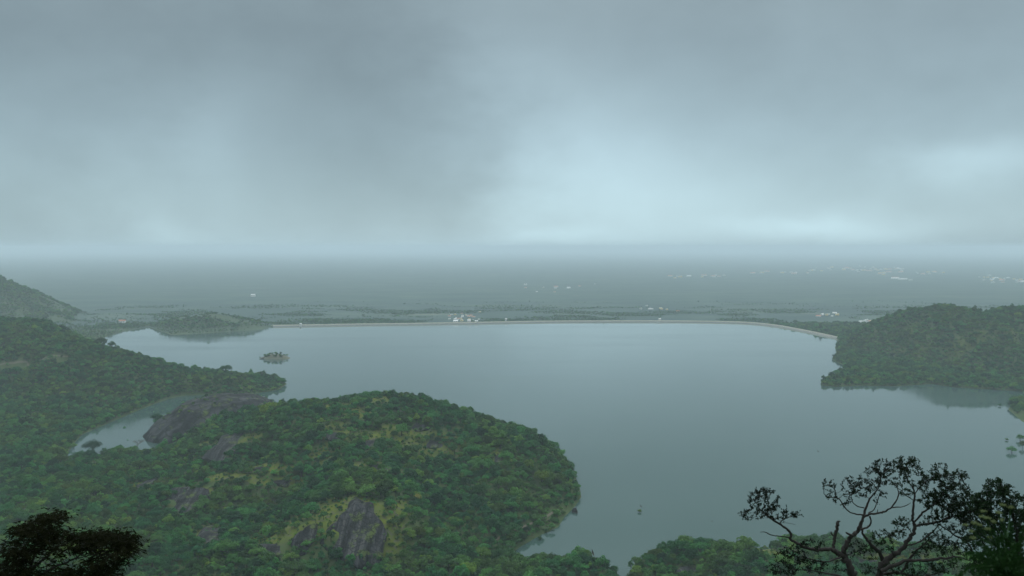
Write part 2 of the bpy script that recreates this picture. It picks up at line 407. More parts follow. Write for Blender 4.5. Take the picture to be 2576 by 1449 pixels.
# ------------------------------------------------------------------ granite dome behind the centre hill
def bump_field(pts, w, x, y, pw):
    best = np.full(x.shape, -6.0)
    for (ax, ay, az), (bx, by, bz) in zip(pts[:-1], pts[1:]):
        ex, ey = bx - ax, by - ay
        t = np.clip(((x - ax) * ex + (y - ay) * ey) / (ex * ex + ey * ey), 0, 1)
        d = np.hypot((x - ax - t * ex) * 1.75, y - ay - t * ey) / (w[0] + (w[1] - w[0]) * t)
        best = np.maximum(best, (az + (bz - az) * t + 6) * np.clip(1 - d ** 2.2, 0, 1) ** pw - 6)
    return best
dome_c = crest([(470, 1030, 1925), (500, 1006, 1950), (560, 994, 1985), (600, 994, 2020), (612, 1000, 2050)], 0)
xa, ya = np.arange(-950, -430, 3.5), np.arange(1740, 2240, 3.5)
DX, DY = np.meshgrid(xa, ya)
DZ = bump_field(dome_c, (135, 150), DX, DY, 0.66)
small_c = crest([(388, 1060, 1880), (420, 1062, 1870)], 0); small_c[:, 2] = [12, 16]
DZ = np.maximum(DZ, bump_field(small_c, (40, 45), DX, DY, 0.7))
led = (DX * 0.95 - DY * 0.5) / 24 + 2.2 * fbm(DX / 70, DY / 70, 5, 3)
DZ = DZ + (np.abs((led % 1) - 0.5) * 4 - 1) * 1.6 * sstep(-2, 15, DZ) + 6 * fbm(DX / 45, DY / 45, 15, 4)
nx, ny = len(xa), len(ya)
cx0, cy0 = -690.0, 1960.0
me = mesh_np('granite_dome', np.stack([DX - cx0, DY - cy0, DZ], -1).reshape(-1, 3),
             np.stack([(np.arange(ny - 1)[:, None] * nx + np.arange(nx - 1)[None]).ravel() + o for o in (0, 1, nx + 1, nx)], 1), True)
dome = link('granite_dome', me, M['dome_rock']); dome.location = (cx0, cy0, 0)
tag(dome, 'bare grey granite dome with long streaks beside the narrow inlet', 'rock dome')
def dome_z(x, y):
    i = np.clip(((x - xa[0]) / 3.5).astype(int), 0, nx - 1); j = np.clip(((y - ya[0]) / 3.5).astype(int), 0, ny - 1)
    ok = (x > xa[0]) & (x < xa[-1]) & (y > ya[0]) & (y < ya[-1])
    return np.where(ok, DZ[j, i], -10)

# ------------------------------------------------------------------ rock outcrops and boulders
OUT = []     # (x, y, rx) for keeping trees off
def rock(name, center, radii, seed, rot=None, lump=0.22):
    bm = bmesh.new(); bmesh.ops.create_icosphere(bm, subdivisions=5, radius=1.0)
    r = np.random.default_rng(seed); ph = r.uniform(0, 6.28, (6, 3)); fr = r.normal(0, 1.8, (6, 3))
    PL = []
    for k in range(16):
        nk = r.normal(0, 1, 3); PL.append((nk / np.linalg.norm(nk), r.uniform(0.62, 1.0)))
    for v in bm.verts:
        p = np.array(v.co); d = min(hk / max(0.05, float(p @ nk)) for nk, hk in PL); d = min(d, 1.35) * (1 + lump * 0.35 * sum(math.sin(2.2 * fr[k] @ p + ph[k][0]) for k in range(6)) * 0.5)
        q = np.sign(p) * np.abs(p) ** 0.85 * d
        v.co = Vector((q[0] * radii[0], q[1] * radii[1], q[2] * radii[2]))
    me = bpy.data.meshes.new(name); bm.to_mesh(me); bm.free()
    me.polygons.foreach_set('use_smooth', np.ones(len(me.polygons), bool))
    o = link(name, me, M['rock']); o.location = center
    if rot is not None: o.rotation_euler = rot
    return o
def outcrop(u, v, w, h, thick, seed, label, yaw=0.0):
    a, b, c = hit(u, v - h / 2), hit(u, v + h / 2), hit(u, v)
    m = c[1] / F
    L = float(np.clip(np.linalg.norm(a - b), 8, 130)) * 0.55
    slope = math.atan2(a[2] - b[2], math.hypot(a[0] - b[0], a[1] - b[1]) + 1e-6)
    mid = (a + b) / 2; mid[2] = gz(mid[0], mid[1])
    o = rock('rock_outcrop', mid - np.array([0, 0, thick * 0.25]), (w / 2 * m, L, thick), seed, (max(-0.1, slope), 0, yaw))
    OUT.append((mid[0], mid[1], w / 2 * m * 0.66, L * 0.66))
    tag(o, label, 'rock', 'rock outcrops on the wooded hill')
outcrop(890, 1348, 150, 160, 9, 1, 'large grey granite slab with dark vertical streaks at the foot of the hill')
outcrop(770, 1360, 60, 60, 9, 2, 'dark rounded boulder face just beside the large streaked slab')
outcrop(690, 1392, 120, 40, 5, 3, 'low sloping grey slab in yellow grass below the dark boulder face')
outcrop(462, 1270, 130, 54, 7, 4, 'broad dark rock face with pale streaks on the lower slope, trees around it')
outcrop(578, 1132, 130, 50, 8, 5, 'wide dark cliff below the granite dome at the hill shoulder')
outcrop(352, 1228, 40, 40, 4, 6, 'pale grey slanting slab at the far edge of the hill, near the valley trees')
outcrop(852, 1022, 64, 24, 5, 7, 'reddish grey rock just below the crest of the hill')
outcrop(962, 1002, 54, 14, 5, 8, 'flat rock at the very top of the hill')
outcrop(850, 1102, 50, 24, 5, 9, 'dark rock step on the upper slope, grass above it')
outcrop(935, 1118, 60, 34, 5, 10, 'grey rock face in the middle of the yellow grass clearing')
outcrop(1052, 1078, 50, 20, 4, 11, 'dark low rock on the grassy upper slope towards the lake')
outcrop(1085, 1118, 50, 22, 4, 12, 'pale rock at the lower rim of the yellow clearing')
outcrop(950, 1178, 56, 24, 5, 13, 'dark rock among trees below the yellow clearing')
outcrop(705, 1218, 56, 18, 4, 14, 'small grey ledge under the long grassy strip')
outcrop(530, 1358, 70, 46, 6, 15, 'dark rock half hidden by trees low on the slope')
outcrop(1252, 1156, 20, 30, 3, 16, 'narrow grey scar on the lakeward shoulder')
outcrop(660, 1182, 40, 14, 3, 17, 'thin rock lip on the long grassy strip')
outcrop(1740, 1438, 90, 26, 4, 18, 'dark bare slab on the ridge at the bottom edge, beyond the gnarled tree')
outcrop(2000, 1405, 120, 26, 4, 19, 'grey slab behind the low limb of the gnarled tree')
outcrop(2190, 1420, 130, 30, 4, 20, 'wide grey slab seen between the gnarled trunks')
def boulder(u, v, r, seed, label, z=0.0, sq=0.8):
    p = at(u, v, z)
    tag(rock('boulder', (p[0], p[1], z + r * 0.2), (r, r * 0.9, r * sq), seed, (0, 0, seed)), label, 'rock', 'boulders in the shallow water')
boulder(1287, 1391, 6.5, 31, 'dark angular boulder in the small bay at the bottom of the hill')
boulder(1278, 1384, 3.0, 34, 'pale rock behind the dark angular boulder')
boulder(1439, 1182, 3.6, 32, 'small lone rock in the lake off the hill point')
boulder(1446, 1289, 5.5, 33, 'rounded dark boulder at the water edge under the hill')
boulder(660, 903, 7, 35, 'flat rock at the end of the islet', sq=0.35)

# ------------------------------------------------------------------ tracks
def ribbon(pix, w, label):
    P = np.array([hit(u, v) for u, v in pix]); Q = [P[0]]
    for a, b in zip(P[:-1], P[1:]):
        n = max(2, int(np.linalg.norm(b - a) / 8))
        for k in range(1, n + 1): Q.append(a + (b - a) * k / n)
    Q = np.array(Q)[:, :2]; t = np.gradient(Q, axis=0); t /= np.linalg.norm(t, axis=1, keepdims=True) + 1e-9
    nrm = np.stack([-t[:, 1], t[:, 0]], 1); V = []
    for s in (-1, -0.33, 0.33, 1):
        p = Q + nrm * w * s; V.append(np.column_stack([p, gz(p[:, 0], p[:, 1]) + 0.5]))
    n = len(Q); vs = np.concatenate(V); fs = [(k * n + i, k * n + i + 1, (k + 1) * n + i + 1, (k + 1) * n + i) for k in range(3) for i in range(n - 1)]
    o = link('path', mesh_np('path', vs, fs, True), M['dirt'])
    tag(o, label, 'path', kind='structure'); return Q
TR = [ribbon([(-60, 926), (0, 918), (34, 914), (68, 911), (103, 906), (171, 897)], 3.2, 'pale road cut across the slope on the far left'),
      ribbon([(79, 1041), (106, 1034), (144, 1027), (202, 1021), (253, 1020), (301, 1018), (325, 1014)], 2.6, 'pale dirt track above the inlet bank'),
      ribbon([(1229, 1369), (1260, 1352), (1292, 1336), (1344, 1314), (1372, 1303), (1396, 1286)], 1.6, 'brown dirt track along the shore of the centre hill')]
TRP = np.concatenate(TR)

# ------------------------------------------------------------------ trees of the woods
def tree_mesh(name, seed, w, h, nb, nq, trunk=True, leaf=(0.32, 0.7), flat=False, low=0.22):
    r = np.random.default_rng(seed); R = w / 2
    C, S = [], []
    for k in range(nb):
        q = math.sqrt(r.uniform(0, 1)) * R * 0.72; a = r.uniform(0, 6.283)
        top = h * ((0.80 - 0.12 * (q / R) ** 2) if flat else (0.84 - 0.5 * (q / R) ** 2))
        z = top * (r.uniform(0.88, 1.02) if flat else r.uniform(0.62, 1.0))
        C.append((q * math.cos(a), q * math.sin(a), z)); S.append(w * r.uniform(0.13, 0.22))
    C, S = np.array(C), np.array(S)
    which = r.choice(nb, nq, p=S ** 2 / (S ** 2).sum())
    d = r.normal(0, 1, (nq, 3)); d[:, 2] = np.where(d[:, 2] < -0.4, -d[:, 2], d[:, 2]); d /= np.linalg.norm(d, axis=1, keepdims=True)
    zs = 0.45 if flat else 0.8
    p = C[which] + d * (S[which] * r.uniform(0.7, 1.08, nq))[:, None] * np.array([1, 1, zs])
    p[:, 2] = np.maximum(p[:, 2], h * (0.55 if flat else low) * r.uniform(0.7, 1.2, nq))
    n = d + r.normal(0, 0.28, (nq, 3)); n /= np.linalg.norm(n, axis=1, keepdims=True)
    t = np.cross(n, r.normal(0, 1, (nq, 3))); t /= np.linalg.norm(t, axis=1, keepdims=True); b = np.cross(n, t)
    s1 = r.uniform(*leaf, nq)[:, None]; s2 = s1 * r.uniform(0.55, 0.95, (nq, 1))
    V = np.stack([p - t * s1, p - b * s2 + n * s1 * 0.15, p + t * s1, p + b * s2 - n * s1 * 0.15], 1).reshape(-1, 3)
    mb = MB(); mb.v = [tuple(x) for x in V]; mb.f = [(4 * i, 4 * i + 1, 4 * i + 2, 4 * i + 3) for i in range(nq)]; mb.m = [0] * nq
    if trunk:
        tr = w * 0.028
        base = np.array([0, 0, -1.6]); fork = np.array([r.normal(0, 0.2), r.normal(0, 0.2), h * (0.42 if flat else 0.34)])
        mb.tube([base, (base + fork) / 2, fork], [tr * 1.5, tr * 1.1, tr], 6, 1)
        for k in r.choice(nb, min(nb, 6), replace=False):
            mid = fork * 0.4 + C[k] * 0.6 + np.array([0, 0, -0.06 * h])
            mb.tube([fork, mid, C[k]], [tr * 0.7, tr * 0.45, tr * 0.2], 5, 1)
    return mesh_np(name, mb.v, mb.f, False, mb.m)
KIND = [('broadleaf_tree', 11, 10.5, 9.0, 15, 950, 0.22), ('broadleaf_tree', 12, 12.5, 10.0, 20, 1100, 0.22), ('broadleaf_tree', 13, 8.5, 8.5, 12, 800, 0.25),
        ('broadleaf_tree', 14, 11.0, 12.0, 16, 1000, 0.3), ('bush', 15, 6.5, 4.8, 10, 600, 0.08), ('broadleaf_tree', 16, 14.0, 10.5, 24, 1200, 0.24),
        ('broadleaf_tree', 17, 8.0, 14.0, 11, 650, 0.42), ('broadleaf_tree', 18, 16.0, 12.5, 20, 1100, 0.5), ('bush', 19, 4.6, 3.6, 7, 420, 0.05)]
protos = []
for nm, sd_, w, h, nb, nq, lo in KIND:
    protos.append((tree_mesh(nm, sd_, w, h, nb, nq, low=lo), w, h, nm))
for p in protos:
    p[0].materials.append(M['canopy']); p[0].materials.append(M['bark'])

def scatter(x0, x1, y0, y1, step, dens_fn=None, jit=0.48, grass_keep=0.22):
    gx = np.arange(x0, x1, step); gy = np.arange(y0, y1, step * 0.92)
    X, Y = np.meshgrid(gx, gy); X = X + (np.arange(len(gy)) % 2)[:, None] * step / 2
    X = (X + rng.uniform(-jit, jit, X.shape) * step).ravel(); Y = (Y + rng.uniform(-jit, jit, Y.shape) * step).ravel()
    m = np.abs(X) < Y * 0.66 + 140
    X, Y = X[m], Y[m]
    sd = lake_sd(X, Y); keep = sd > 3.2
    g = grass_at(X, Y); keep &= rng.uniform(0, 1, X.shape) > g * (1 - grass_keep) * 1.1
    keep &= dome_z(X, Y) < gz(X, Y) + 0.5
    if dens_fn is not None: keep &= rng.uniform(0, 1, X.shape) < dens_fn(X, Y)
    X, Y = X[keep], Y[keep]
    for ox, oy, a, b in OUT:
        k = ((X - ox) / a) ** 2 + ((Y - oy) / b) ** 2 > 1; X, Y = X[k], Y[k]
    k = np.ones(X.shape, bool)
    for q in TRP[::2]: k &= ~((np.abs(X - q[0] * (Y / q[1])) < (8 if q[1] > 1800 else 4.5)) & (Y > q[1] - (24 if q[1] > 1800 else 4)) & (Y < q[1] + 5))
    X, Y = X[k], Y[k]
    return X, Y, gz(X, Y)

def forest(name, label, X, Y, Z, scl):
    me = bpy.data.meshes.new(name); n = len(X)
    me.vertices.add(n); me.vertices.foreach_set('co', np.stack([X, Y, Z], 1).astype(np.float32).ravel())
    s = np.stack([scl * rng.uniform(0.9, 1.1, n), scl * rng.uniform(0.9, 1.1, n), scl * rng.uniform(0.8, 1.2, n)], 1)
    r_ = np.stack([rng.normal(0, 0.05, n), rng.normal(0, 0.05, n), rng.uniform(0, 6.283, n)], 1)
    for nm, arr in (('scl', s), ('rot', r_)):
        a = me.attributes.new(nm, 'FLOAT_VECTOR', 'POINT'); a.data.foreach_set('vector', arr.astype(np.float32).ravel())
    o = link(name, me, M['canopy'])
    ng = bpy.data.node_groups.new(name, 'GeometryNodeTree')
    ng.interface.new_socket('Geometry', in_out='INPUT', socket_type='NodeSocketGeometry')
    ng.interface.new_socket('Geometry', in_out='OUTPUT', socket_type='NodeSocketGeometry')
    gi, go = ng.nodes.new('NodeGroupInput'), ng.nodes.new('NodeGroupOutput')
    ip = ng.nodes.new('GeometryNodeInstanceOnPoints'); jn = ng.nodes.new('GeometryNodeJoinGeometry')
    for ob in PROTO_OBJ:
        oi = ng.nodes.new('GeometryNodeObjectInfo'); oi.inputs['Object'].default_value = ob; oi.inputs['As Instance'].default_value = True
        ng.links.new(oi.outputs['Geometry'], jn.inputs[0])
    for nm, sk in (('scl', 'Scale'), ('rot', 'Rotation')):
        na = ng.nodes.new('GeometryNodeInputNamedAttribute'); na.data_type = 'FLOAT_VECTOR'; na.inputs['Name'].default_value = nm
        ng.links.new(na.outputs[0], ip.inputs[sk])
    ip.inputs['Pick Instance'].default_value = True
    ng.links.new(gi.outputs[0], ip.inputs['Points']); ng.links.new(jn.outputs[0], ip.inputs['Instance']); ng.links.new(ip.outputs[0], go.inputs[0])
    md = o.modifiers.new('trees', 'NODES'); md.node_group = ng
    tag(o, label, 'forest', kind='stuff'); return o

# near woods: the nearest visible trees are objects of their own, the rest one mass
X, Y, Z = scatter(-1150, 900, 880, 2000, 7.2, lambda x, y: np.clip(1.12 - 2.6 * np.maximum(0, fbm(x / 38, y / 30, 61, 4) - 0.06), 0.25, 1))
S = np.exp(rng.normal(-0.24, 0.36, len(X)))
big = fbm(X / 90, Y / 90, 51, 3); S = np.clip(S * (1 + 0.5 * big), 0.4, 1.9)
PI_ = rng.integers(0, len(protos), len(X))
U, V = proj(np.stack([X, Y, Z + 6], -1))
cand = np.where((U > 8) & (U < 2568) & (V < 1440) & (Y < 1500) & ((Y < 1330) | (U > 1150)))[0]
cand = cand[~((U[cand] < 350) & (V[cand] > 1290)) & ~((U[cand] > 2250) & (V[cand] > 1300))]
vis = []
for i in cand:
    t = np.linspace(0.55, 0.985, 60); px, py, pz = X[i] * t, Y[i] * t, H + (Z[i] + 7 - H) * t
    if (gz(px, py) + 3 < pz).all(): vis.append(i)
vis = np.array(vis)
sc_ = S[vis] * np.array([p[1] for p in protos])[PI_[vis]] / Y[vis]
pick = vis[np.argsort(-sc_)[:290]]
tree_zone = {}
def zone(u, v, y):
    if u > 1570: return 'round green tree on the ridge at the bottom edge, behind the gnarled tree', 'trees on the lower ridge behind the gnarled tree'
    if u > 1180 and v > 1372: return 'round dark green tree on the shore ridge between the hill and the bottom edge', 'trees on the shore ridge at the bottom edge'
    if u > 1000: return 'round green tree on the lakeward slope above the shore track', 'trees on the lakeward slope of the hill'
    if u > 600: return 'green tree around the streaked slab at the foot of the hill', 'trees around the streaked slab'
    return 'green tree in the valley woods above the dark feathery tree', 'trees in the valley woods'
PROTO_OBJ = [None] * len(protos)
for i in pick:
    me, w, h, nm = protos[PI_[i]]
    if PROTO_OBJ[PI_[i]] is None:
        o = link(nm, me); PROTO_OBJ[PI_[i]] = o
    else:
        o = PROTO_OBJ[PI_[i]].copy(); COL.objects.link(o)
    o.location = (X[i], Y[i], Z[i] - 0.3); s = S[i]; o.scale = (s, s, s * rng.uniform(0.85, 1.15)); o.rotation_euler = (0, 0, rng.uniform(0, 6.28))
    lb, gr = zone(U[i], V[i], Y[i]); tag(o, lb if nm != 'bush' else lb.replace('tree on', 'bush on').replace('tree around', 'bush around').replace('green tree in', 'green bush in'), 'tree' if nm != 'bush' else 'bush', gr if nm != 'bush' else gr.replace('trees', 'bushes', 1))
for k, (me, w, h, nm) in enumerate(protos):
    if PROTO_OBJ[k] is None:
        p = hit(700 + 60 * k, 1440 - 6 * k); o = link(nm, me); o.location = p; PROTO_OBJ[k] = o
        tag(o, 'green tree around the streaked slab at the foot of the hill', 'tree', 'trees around the streaked slab')
rest = np.setdiff1d(np.arange(len(X)), pick)
forest('forest', 'dense green woods covering the centre hill and the near shores', X[rest], Y[rest], Z[rest] - 0.3, S[rest])
# small shrubs in the clearings and woods down the viewpoint slope
X, Y, Z = scatter(-900, 700, 950, 1900, 5.0, lambda x, y: 0.8 * grass_at(x, y), grass_keep=0.6)
q1 = rng.uniform(-950, -430, 900); q2 = rng.uniform(1740, 2200, 900); dz_ = dome_z(q1, q2)
k = (dz_ > gz(q1, q2) + 0.5) & (fbm(q1 / 40, q2 / 40, 88, 3) > 0.05)
X, Y, Z = np.concatenate([X, q1[k]]), np.concatenate([Y, q2[k]]), np.concatenate([Z, dz_[k]])
forest('shrubland', 'small scattered shrubs in the grassy clearings and rock clefts of the hill', X, Y, Z - 0.2, np.where(np.arange(len(X)) < len(X) - k.sum(), rng.uniform(0.14, 0.42, len(X)), rng.uniform(0.2, 0.75, len(X))))
X, Y, Z = scatter(-700, 700, 330, 870, 11)
forest('slope_woods', 'woods on the steep slope below the viewpoint', X, Y, Z - 0.5, rng.uniform(0.7, 1.2, len(X)))
X, Y, Z = scatter(-2500, -330, 1980, 3750, 8.6, lambda x, y: np.where(y < 2010, 1, 1.0))
forest('peninsula_forest', 'green woods over the peninsula and the slopes on the left', X, Y, Z - 0.3, np.exp(rng.normal(-0.08, 0.28, len(X))))
X, Y, Z = scatter(700, 2500, 2150, 4600, 9.0, None, grass_keep=0.35)
forest('hill_forest', 'scrubby woods over the hill on the right of the dam', X, Y, Z - 0.3, np.exp(rng.normal(-0.15, 0.32, len(X))))
X, Y, Z = scatter(-3900, -800, 3750, 5700, 10, lambda x, y: sstep(-0.24, -0.06, fbm(x / 150, y / 170, 91, 4)) * np.where((gz(x, y) < 14) | (x > -2000), 0.6 * sstep(5200, 4250, y + 250 * fbm(x / 200, y / 200, 17, 3))  + 0.3 * (gz(x, y) > 14), 1.0))
forest('mountain_forest', 'hazy woods on the far left mountain and the far shore', X, Y, Z - 0.3, np.exp(rng.normal(-0.15, 0.3, len(X))) * np.where(Z < 14, 0.65, 1.0))
X, Y, Z = scatter(-2600, 4200, 4300, 6600, 10, lambda x, y: sstep(0.0, 0.09, fbm(x / 330, y / 200, 71, 4)) * sstep(6600, 4500, y))
k = Z < 15
forest('plain_woods', 'groves spread over the flat plain beyond the dam', X[k], Y[k], Z[k] - 0.3, np.exp(rng.normal(-0.65, 0.25, k.sum())))

# trees that stand out one by one
def lone(mesh, p, s, label, cat='tree', group=None, rz=0.0, name='broadleaf_tree', mats=None):
    o = link(name, mesh, mats if mats else ()); o.location = p; o.scale = s if hasattr(s, '__len__') else (s, s, s); o.rotation_euler = (0, 0, rz)
    return tag(o, label, cat, group)
mt = [M['canopy_yellow'], M['bark']]
ym = tree_mesh('yellow_tree', 61, 16, 11, 16, 900); ym.materials.append(M['canopy_yellow']); ym.materials.append(M['bark'])
lone(ym, hit(1047, 1262), 1.0, 'yellowish tree alone among dark green ones on the hill front', name='yellow_tree')
lone(ym, hit(272, 1250), 0.9, 'yellow green tree in the valley woods left of the hill', name='yellow_tree', rz=2)
cm = tree_mesh('columnar_tree', 62, 8, 20, 16, 800, low=0.1); cm.materials.append(M['canopy']); cm.materials.append(M['bark'])
p = at(1587, 1440, 2.0); lone(cm, p, 0.95, 'tall narrow dark tree at the tip of the ridge beside the water', name='columnar_tree')
# crest trees of the centre hill
for u, v, s, lb in ((945, 996, 0.7, 'small umbrella shaped tree on the hill crest'), (978, 994, 0.8, 'low wide tree at the top of the hill beside the umbrella shaped one')):
    q = hit(u, v + 8); lone(protos[3][0], q, s, lb, rz=u)
# trees standing in or at the water
def shore_tree(u, v, k, s, lb, z=-0.6, g=None):
    q = at(u, v, 0); q[2] = z; lone(protos[k][0], q, s, lb, group=g, rz=u * 0.7, name=protos[k][3], cat='tree' if protos[k][3] != 'bush' else 'bush')
shore_tree(1608, 1289, 4, (1.35, 1.0, 1.1), 'lone green bush standing in the open lake')
shore_tree(1360, 1358, 4, 1.3, 'round bush in the water just off the hill shore')
shore_tree(1388, 1334, 3, 1.0, 'tall dark tree at the water edge of the bay below the track')
shore_tree(1402, 1318, 0, 1.0, 'leafy tree leaning over the bay next to the tall dark one')
shore_tree(1376, 1340, 2, 0.9, 'smaller tree at the water edge between the bay trees and the round bush')
shore_tree(1448, 1262, 2, 1.1, 'tree with flooded foot at the point of the hill')
shore_tree(186, 1130, 3, 1.2, 'dark bushy tree at the head of the inlet')
shore_tree(300, 1134, 5, 1.2, 'wide green tree on the near bank of the inlet, between rain tree and bare tree')
shore_tree(327, 1138, 1, 1.0, 'green tree below the bare tree')
shore_tree(368, 1140, 0, 1.1, 'green tree at the bank beside the bare tree, nearer the dome')
shore_tree(2545, 1138, 5, (1.6, 1.2, 1.2), 'wide tree clump standing in the lake at the frame edge')
shore_tree(2572, 1126, 3, 1.3, 'taller tree behind the wide clump at the frame edge')
shore_tree(2566, 1108, 5, 1.3, 'round tree farthest out of the flooded group at the frame edge')
shore_tree(2532, 1108, 4, 1.2, 'small flooded bush apart from the clump')
shore_tree(2514, 1022, 4, 1.5, 'small pale bush in the green reflection of the hill')
shore_tree(2550, 1008, 5, 1.4, 'wide tree at the corner of the right shore')
shore_tree(2560, 1040, 1, 1.5, 'leafy tree leaning out from the right shore')
shore_tree(2403, 974, 5, 1.4, 'pale yellow green tree at the foot of the right hill')
shore_tree(2500, 980, 5, 1.9, 'big round tree on the shore under the right hill')
shore_tree(2073, 966, 1, 1.3, 'tree at the very tip of the right point')

# broad flat-topped tree and bare tree in the inlet
rt = empty('rain_tree', at(234, 1140, 0.0)); tag(rt, 'broad flat topped dark tree standing in the inlet', 'tree')
cr = tree_mesh('crown', 71, 40, 27, 30, 2600, trunk=False, leaf=(0.5, 1.0), low=0.42); link('crown', cr, M['dark_canopy'], rt)
tb = MB(); r = np.random.default_rng(5)
tb.tube([(0, 0, -3), (0.3, 0, 4), (0.2, 0.2, 9)], [1.8, 1.4, 1.2], 7)
for k in range(9):
    a = k * 0.72; R_ = r.uniform(8, 14)
    tb.tube([(0.2, 0.2, 8.4), (R_ * 0.45 * math.cos(a), R_ * 0.45 * math.sin(a), 14), (R_ * math.cos(a), R_ * math.sin(a), 18)], [0.9, 0.6, 0.2], 5)
tb.build('trunk', M['bark_dark'], rt)
bt = MB(); r = np.random.default_rng(8)
def grow(p, d, L, rad, depth):
    q = p + d * L * 0.5 + r.normal(0, 0.06, 3) * L; e = p + d * L
    bt.tube([p, q, e], [rad, rad * 0.85, rad * 0.7], 5)
    if depth:
        for k in range(3 if depth > 1 else 4):
            nd = d + r.normal(0, 0.55, 3) + np.array([0, 0, 0.1]); nd /= np.linalg.norm(nd); grow(e, nd, L * r.uniform(0.6, 0.8), rad * 0.68, depth - 1)
grow(np.array([0, 0, -2.0]), np.array([0.05, 0, 1.0]), 9, 1.0, 4)
o = bt.build('bare_tree', M['bare_wood']); o.location = at(346, 1128, 0); tag(o, 'leafless pale grey tree standing at the inlet bank', 'tree')

# islet far out in the lake
ic = at(690, 901, 0)
xi = np.linspace(-60, 60, 61); yi = np.linspace(-45, 45, 46); IX, IY = np.meshgrid(xi, yi)
IZ = 15 * np.clip(1 - (IX / 55) ** 2 - (IY / 34) ** 2, -0.2, 1) + 2.5 * fbm(IX / 18, IY / 18, 4, 4) + IX * 0.03
nxi = len(xi)
me = mesh_np('island', np.stack([IX, IY, IZ], -1).reshape(-1, 3), np.stack([(np.arange(45)[:, None] * nxi + np.arange(60)[None]).ravel() + o_ for o_ in (0, 1, nxi + 1, nxi)], 1), True)
isl = link('island', me, simple_mat('island_soil', (0.09, 0.095, 0.06), 0.95, 0.5, 0.08)); isl.location = ic
tag(isl, 'small rocky wooded islet in the open lake', 'island', kind='structure')
for k in range(40):
    a, q = rng.uniform(0, 6.28), math.sqrt(rng.uniform(0, 1)) * 0.9
    x, y = 48 * q * math.cos(a) + 6, 28 * q * math.sin(a)
    i, j = int((x + 60) / 2), int((y + 45) / 2)
    lone(protos[k % 5][0], ic + np.array([x, y, max(0, IZ[j, i]) - 0.4]), rng.uniform(0.55, 1.0), 'small green tree growing on the islet', group='trees on the islet', rz=k, name=protos[k % 5][3])
lone(protos[2][0], ic + np.array([-52, 0, 0]), 0.8, 'single tree at the low end of the islet')

# ------------------------------------------------------------------ the dam
dp = [(682, 820), (760, 819), (900, 816.5), (1030, 815), (1160, 813), (1280, 810.5), (1400, 808.8), (1530, 808.2), (1650, 808.2), (1760, 809), (1870, 811),
      (1920, 815), (1960, 820), (2000, 827.5), (2040, 835.5), (2075, 843), (2106, 850)]
DP = np.array([at(u, v + 1.5)[:2] for u, v in dp])
Q = []
for a, b in zip(DP[:-1], DP[1:]):
    n = max(1, int(np.linalg.norm(b - a) / 25)); Q += [a + (b - a) * k / n for k in range(n)]
Q = np.array(Q + [DP[-1]])
for _ in range(12): Q[1:-1] = (Q[:-2] + 2 * Q[1:-1] + Q[2:]) / 4
tq = np.gradient(Q, axis=0); tq /= np.linalg.norm(tq, axis=1, keepdims=True); nq_ = np.stack([-tq[:, 1], tq[:, 0]], 1)
nq_ *= np.where(nq_[:, 1] > 0, 1, -1)[:, None]
def sweep(prof):
    n, k = len(Q), len(prof); vs = []
    for off, z in prof: vs.append(np.column_stack([Q + nq_ * off, np.full(n, z)]))
    vs = np.concatenate(vs)
    fs = [(a * n + i, a * n + i + 1, ((a + 1) % k) * n + i + 1, ((a + 1) % k) * n + i) for a in range(k) for i in range(n - 1)]
    fs += [tuple(a * n for a in range(k)), tuple(a * n + n - 1 for a in reversed(range(k)))]
    return vs, fs
dam = empty('dam', (0, 4700, 0)); tag(dam, 'long low dam with a white parapet across the far side of the lake', 'dam')
def dam_part(name, prof, m):
    vs, fs = sweep(prof); vs = vs - np.array([0, 4700, 0]); return link(name, mesh_np(name, vs, fs), m, dam)
dam_part('embankment', [(-14, -5), (2, 4.2), (12, 4.2), (30, -5)], M['dam_stone'])
dam_part('parapet_wall', [(2.2, 4.0), (1.2, 4.0), (1.2, 8.4), (2.2, 8.4)], M['parapet'])
dam_part('road_deck', [(2.4, 4.21), (2.4, 4.6), (11.5, 4.6), (11.5, 4.21)], M['dirt'])
def tower(u, v, w, h, dy, label, name='gatehouse', roof='roof_pale', z0=0.0):
    p = at(u, v); e = empty(name, (p[0], p[1] + dy, z0)); tag(e, label, 'gatehouse')
    b = MB(); b.box((0, 0, h / 2 - 2), (w, w * 0.7, h + 4)); wo = b.build('wall', M['white_wall'], e)
    g = MB(); g.gable((0, 0, h + 0.02), (w, w * 0.7), w * 0.2, 0, 0, 0.6); g.build('roof', M[roof], e)
    b = MB()
    for s in (-0.25, 0.25): b.box((s * w, -w * 0.35 - 0.05, h * 0.6), (w * 0.18, 0.2, h * 0.25))
    b.build('window', M['bird'], wo)
tower(758, 820, 11, 15, -12, 'white intake tower in the water near the left end of the dam', 'intake_tower', z0=-2)
tower(1146, 813, 24, 9, 6, 'long white gatehouse on the dam, first before the village', z0=3)
tower(1180, 813, 18, 12, 6, 'square white gatehouse on the dam in front of the village', z0=3)
tower(1199, 813, 14, 15, -10, 'white sluice tower on the water side of the dam', 'sluice_tower', z0=-2)
tower(1273, 810, 10, 14, 6, 'small white hut on the dam past the sluice tower', z0=3)
tower(1660, 808.5, 12, 11, 6, 'white hut where the dam starts to bend', z0=3)

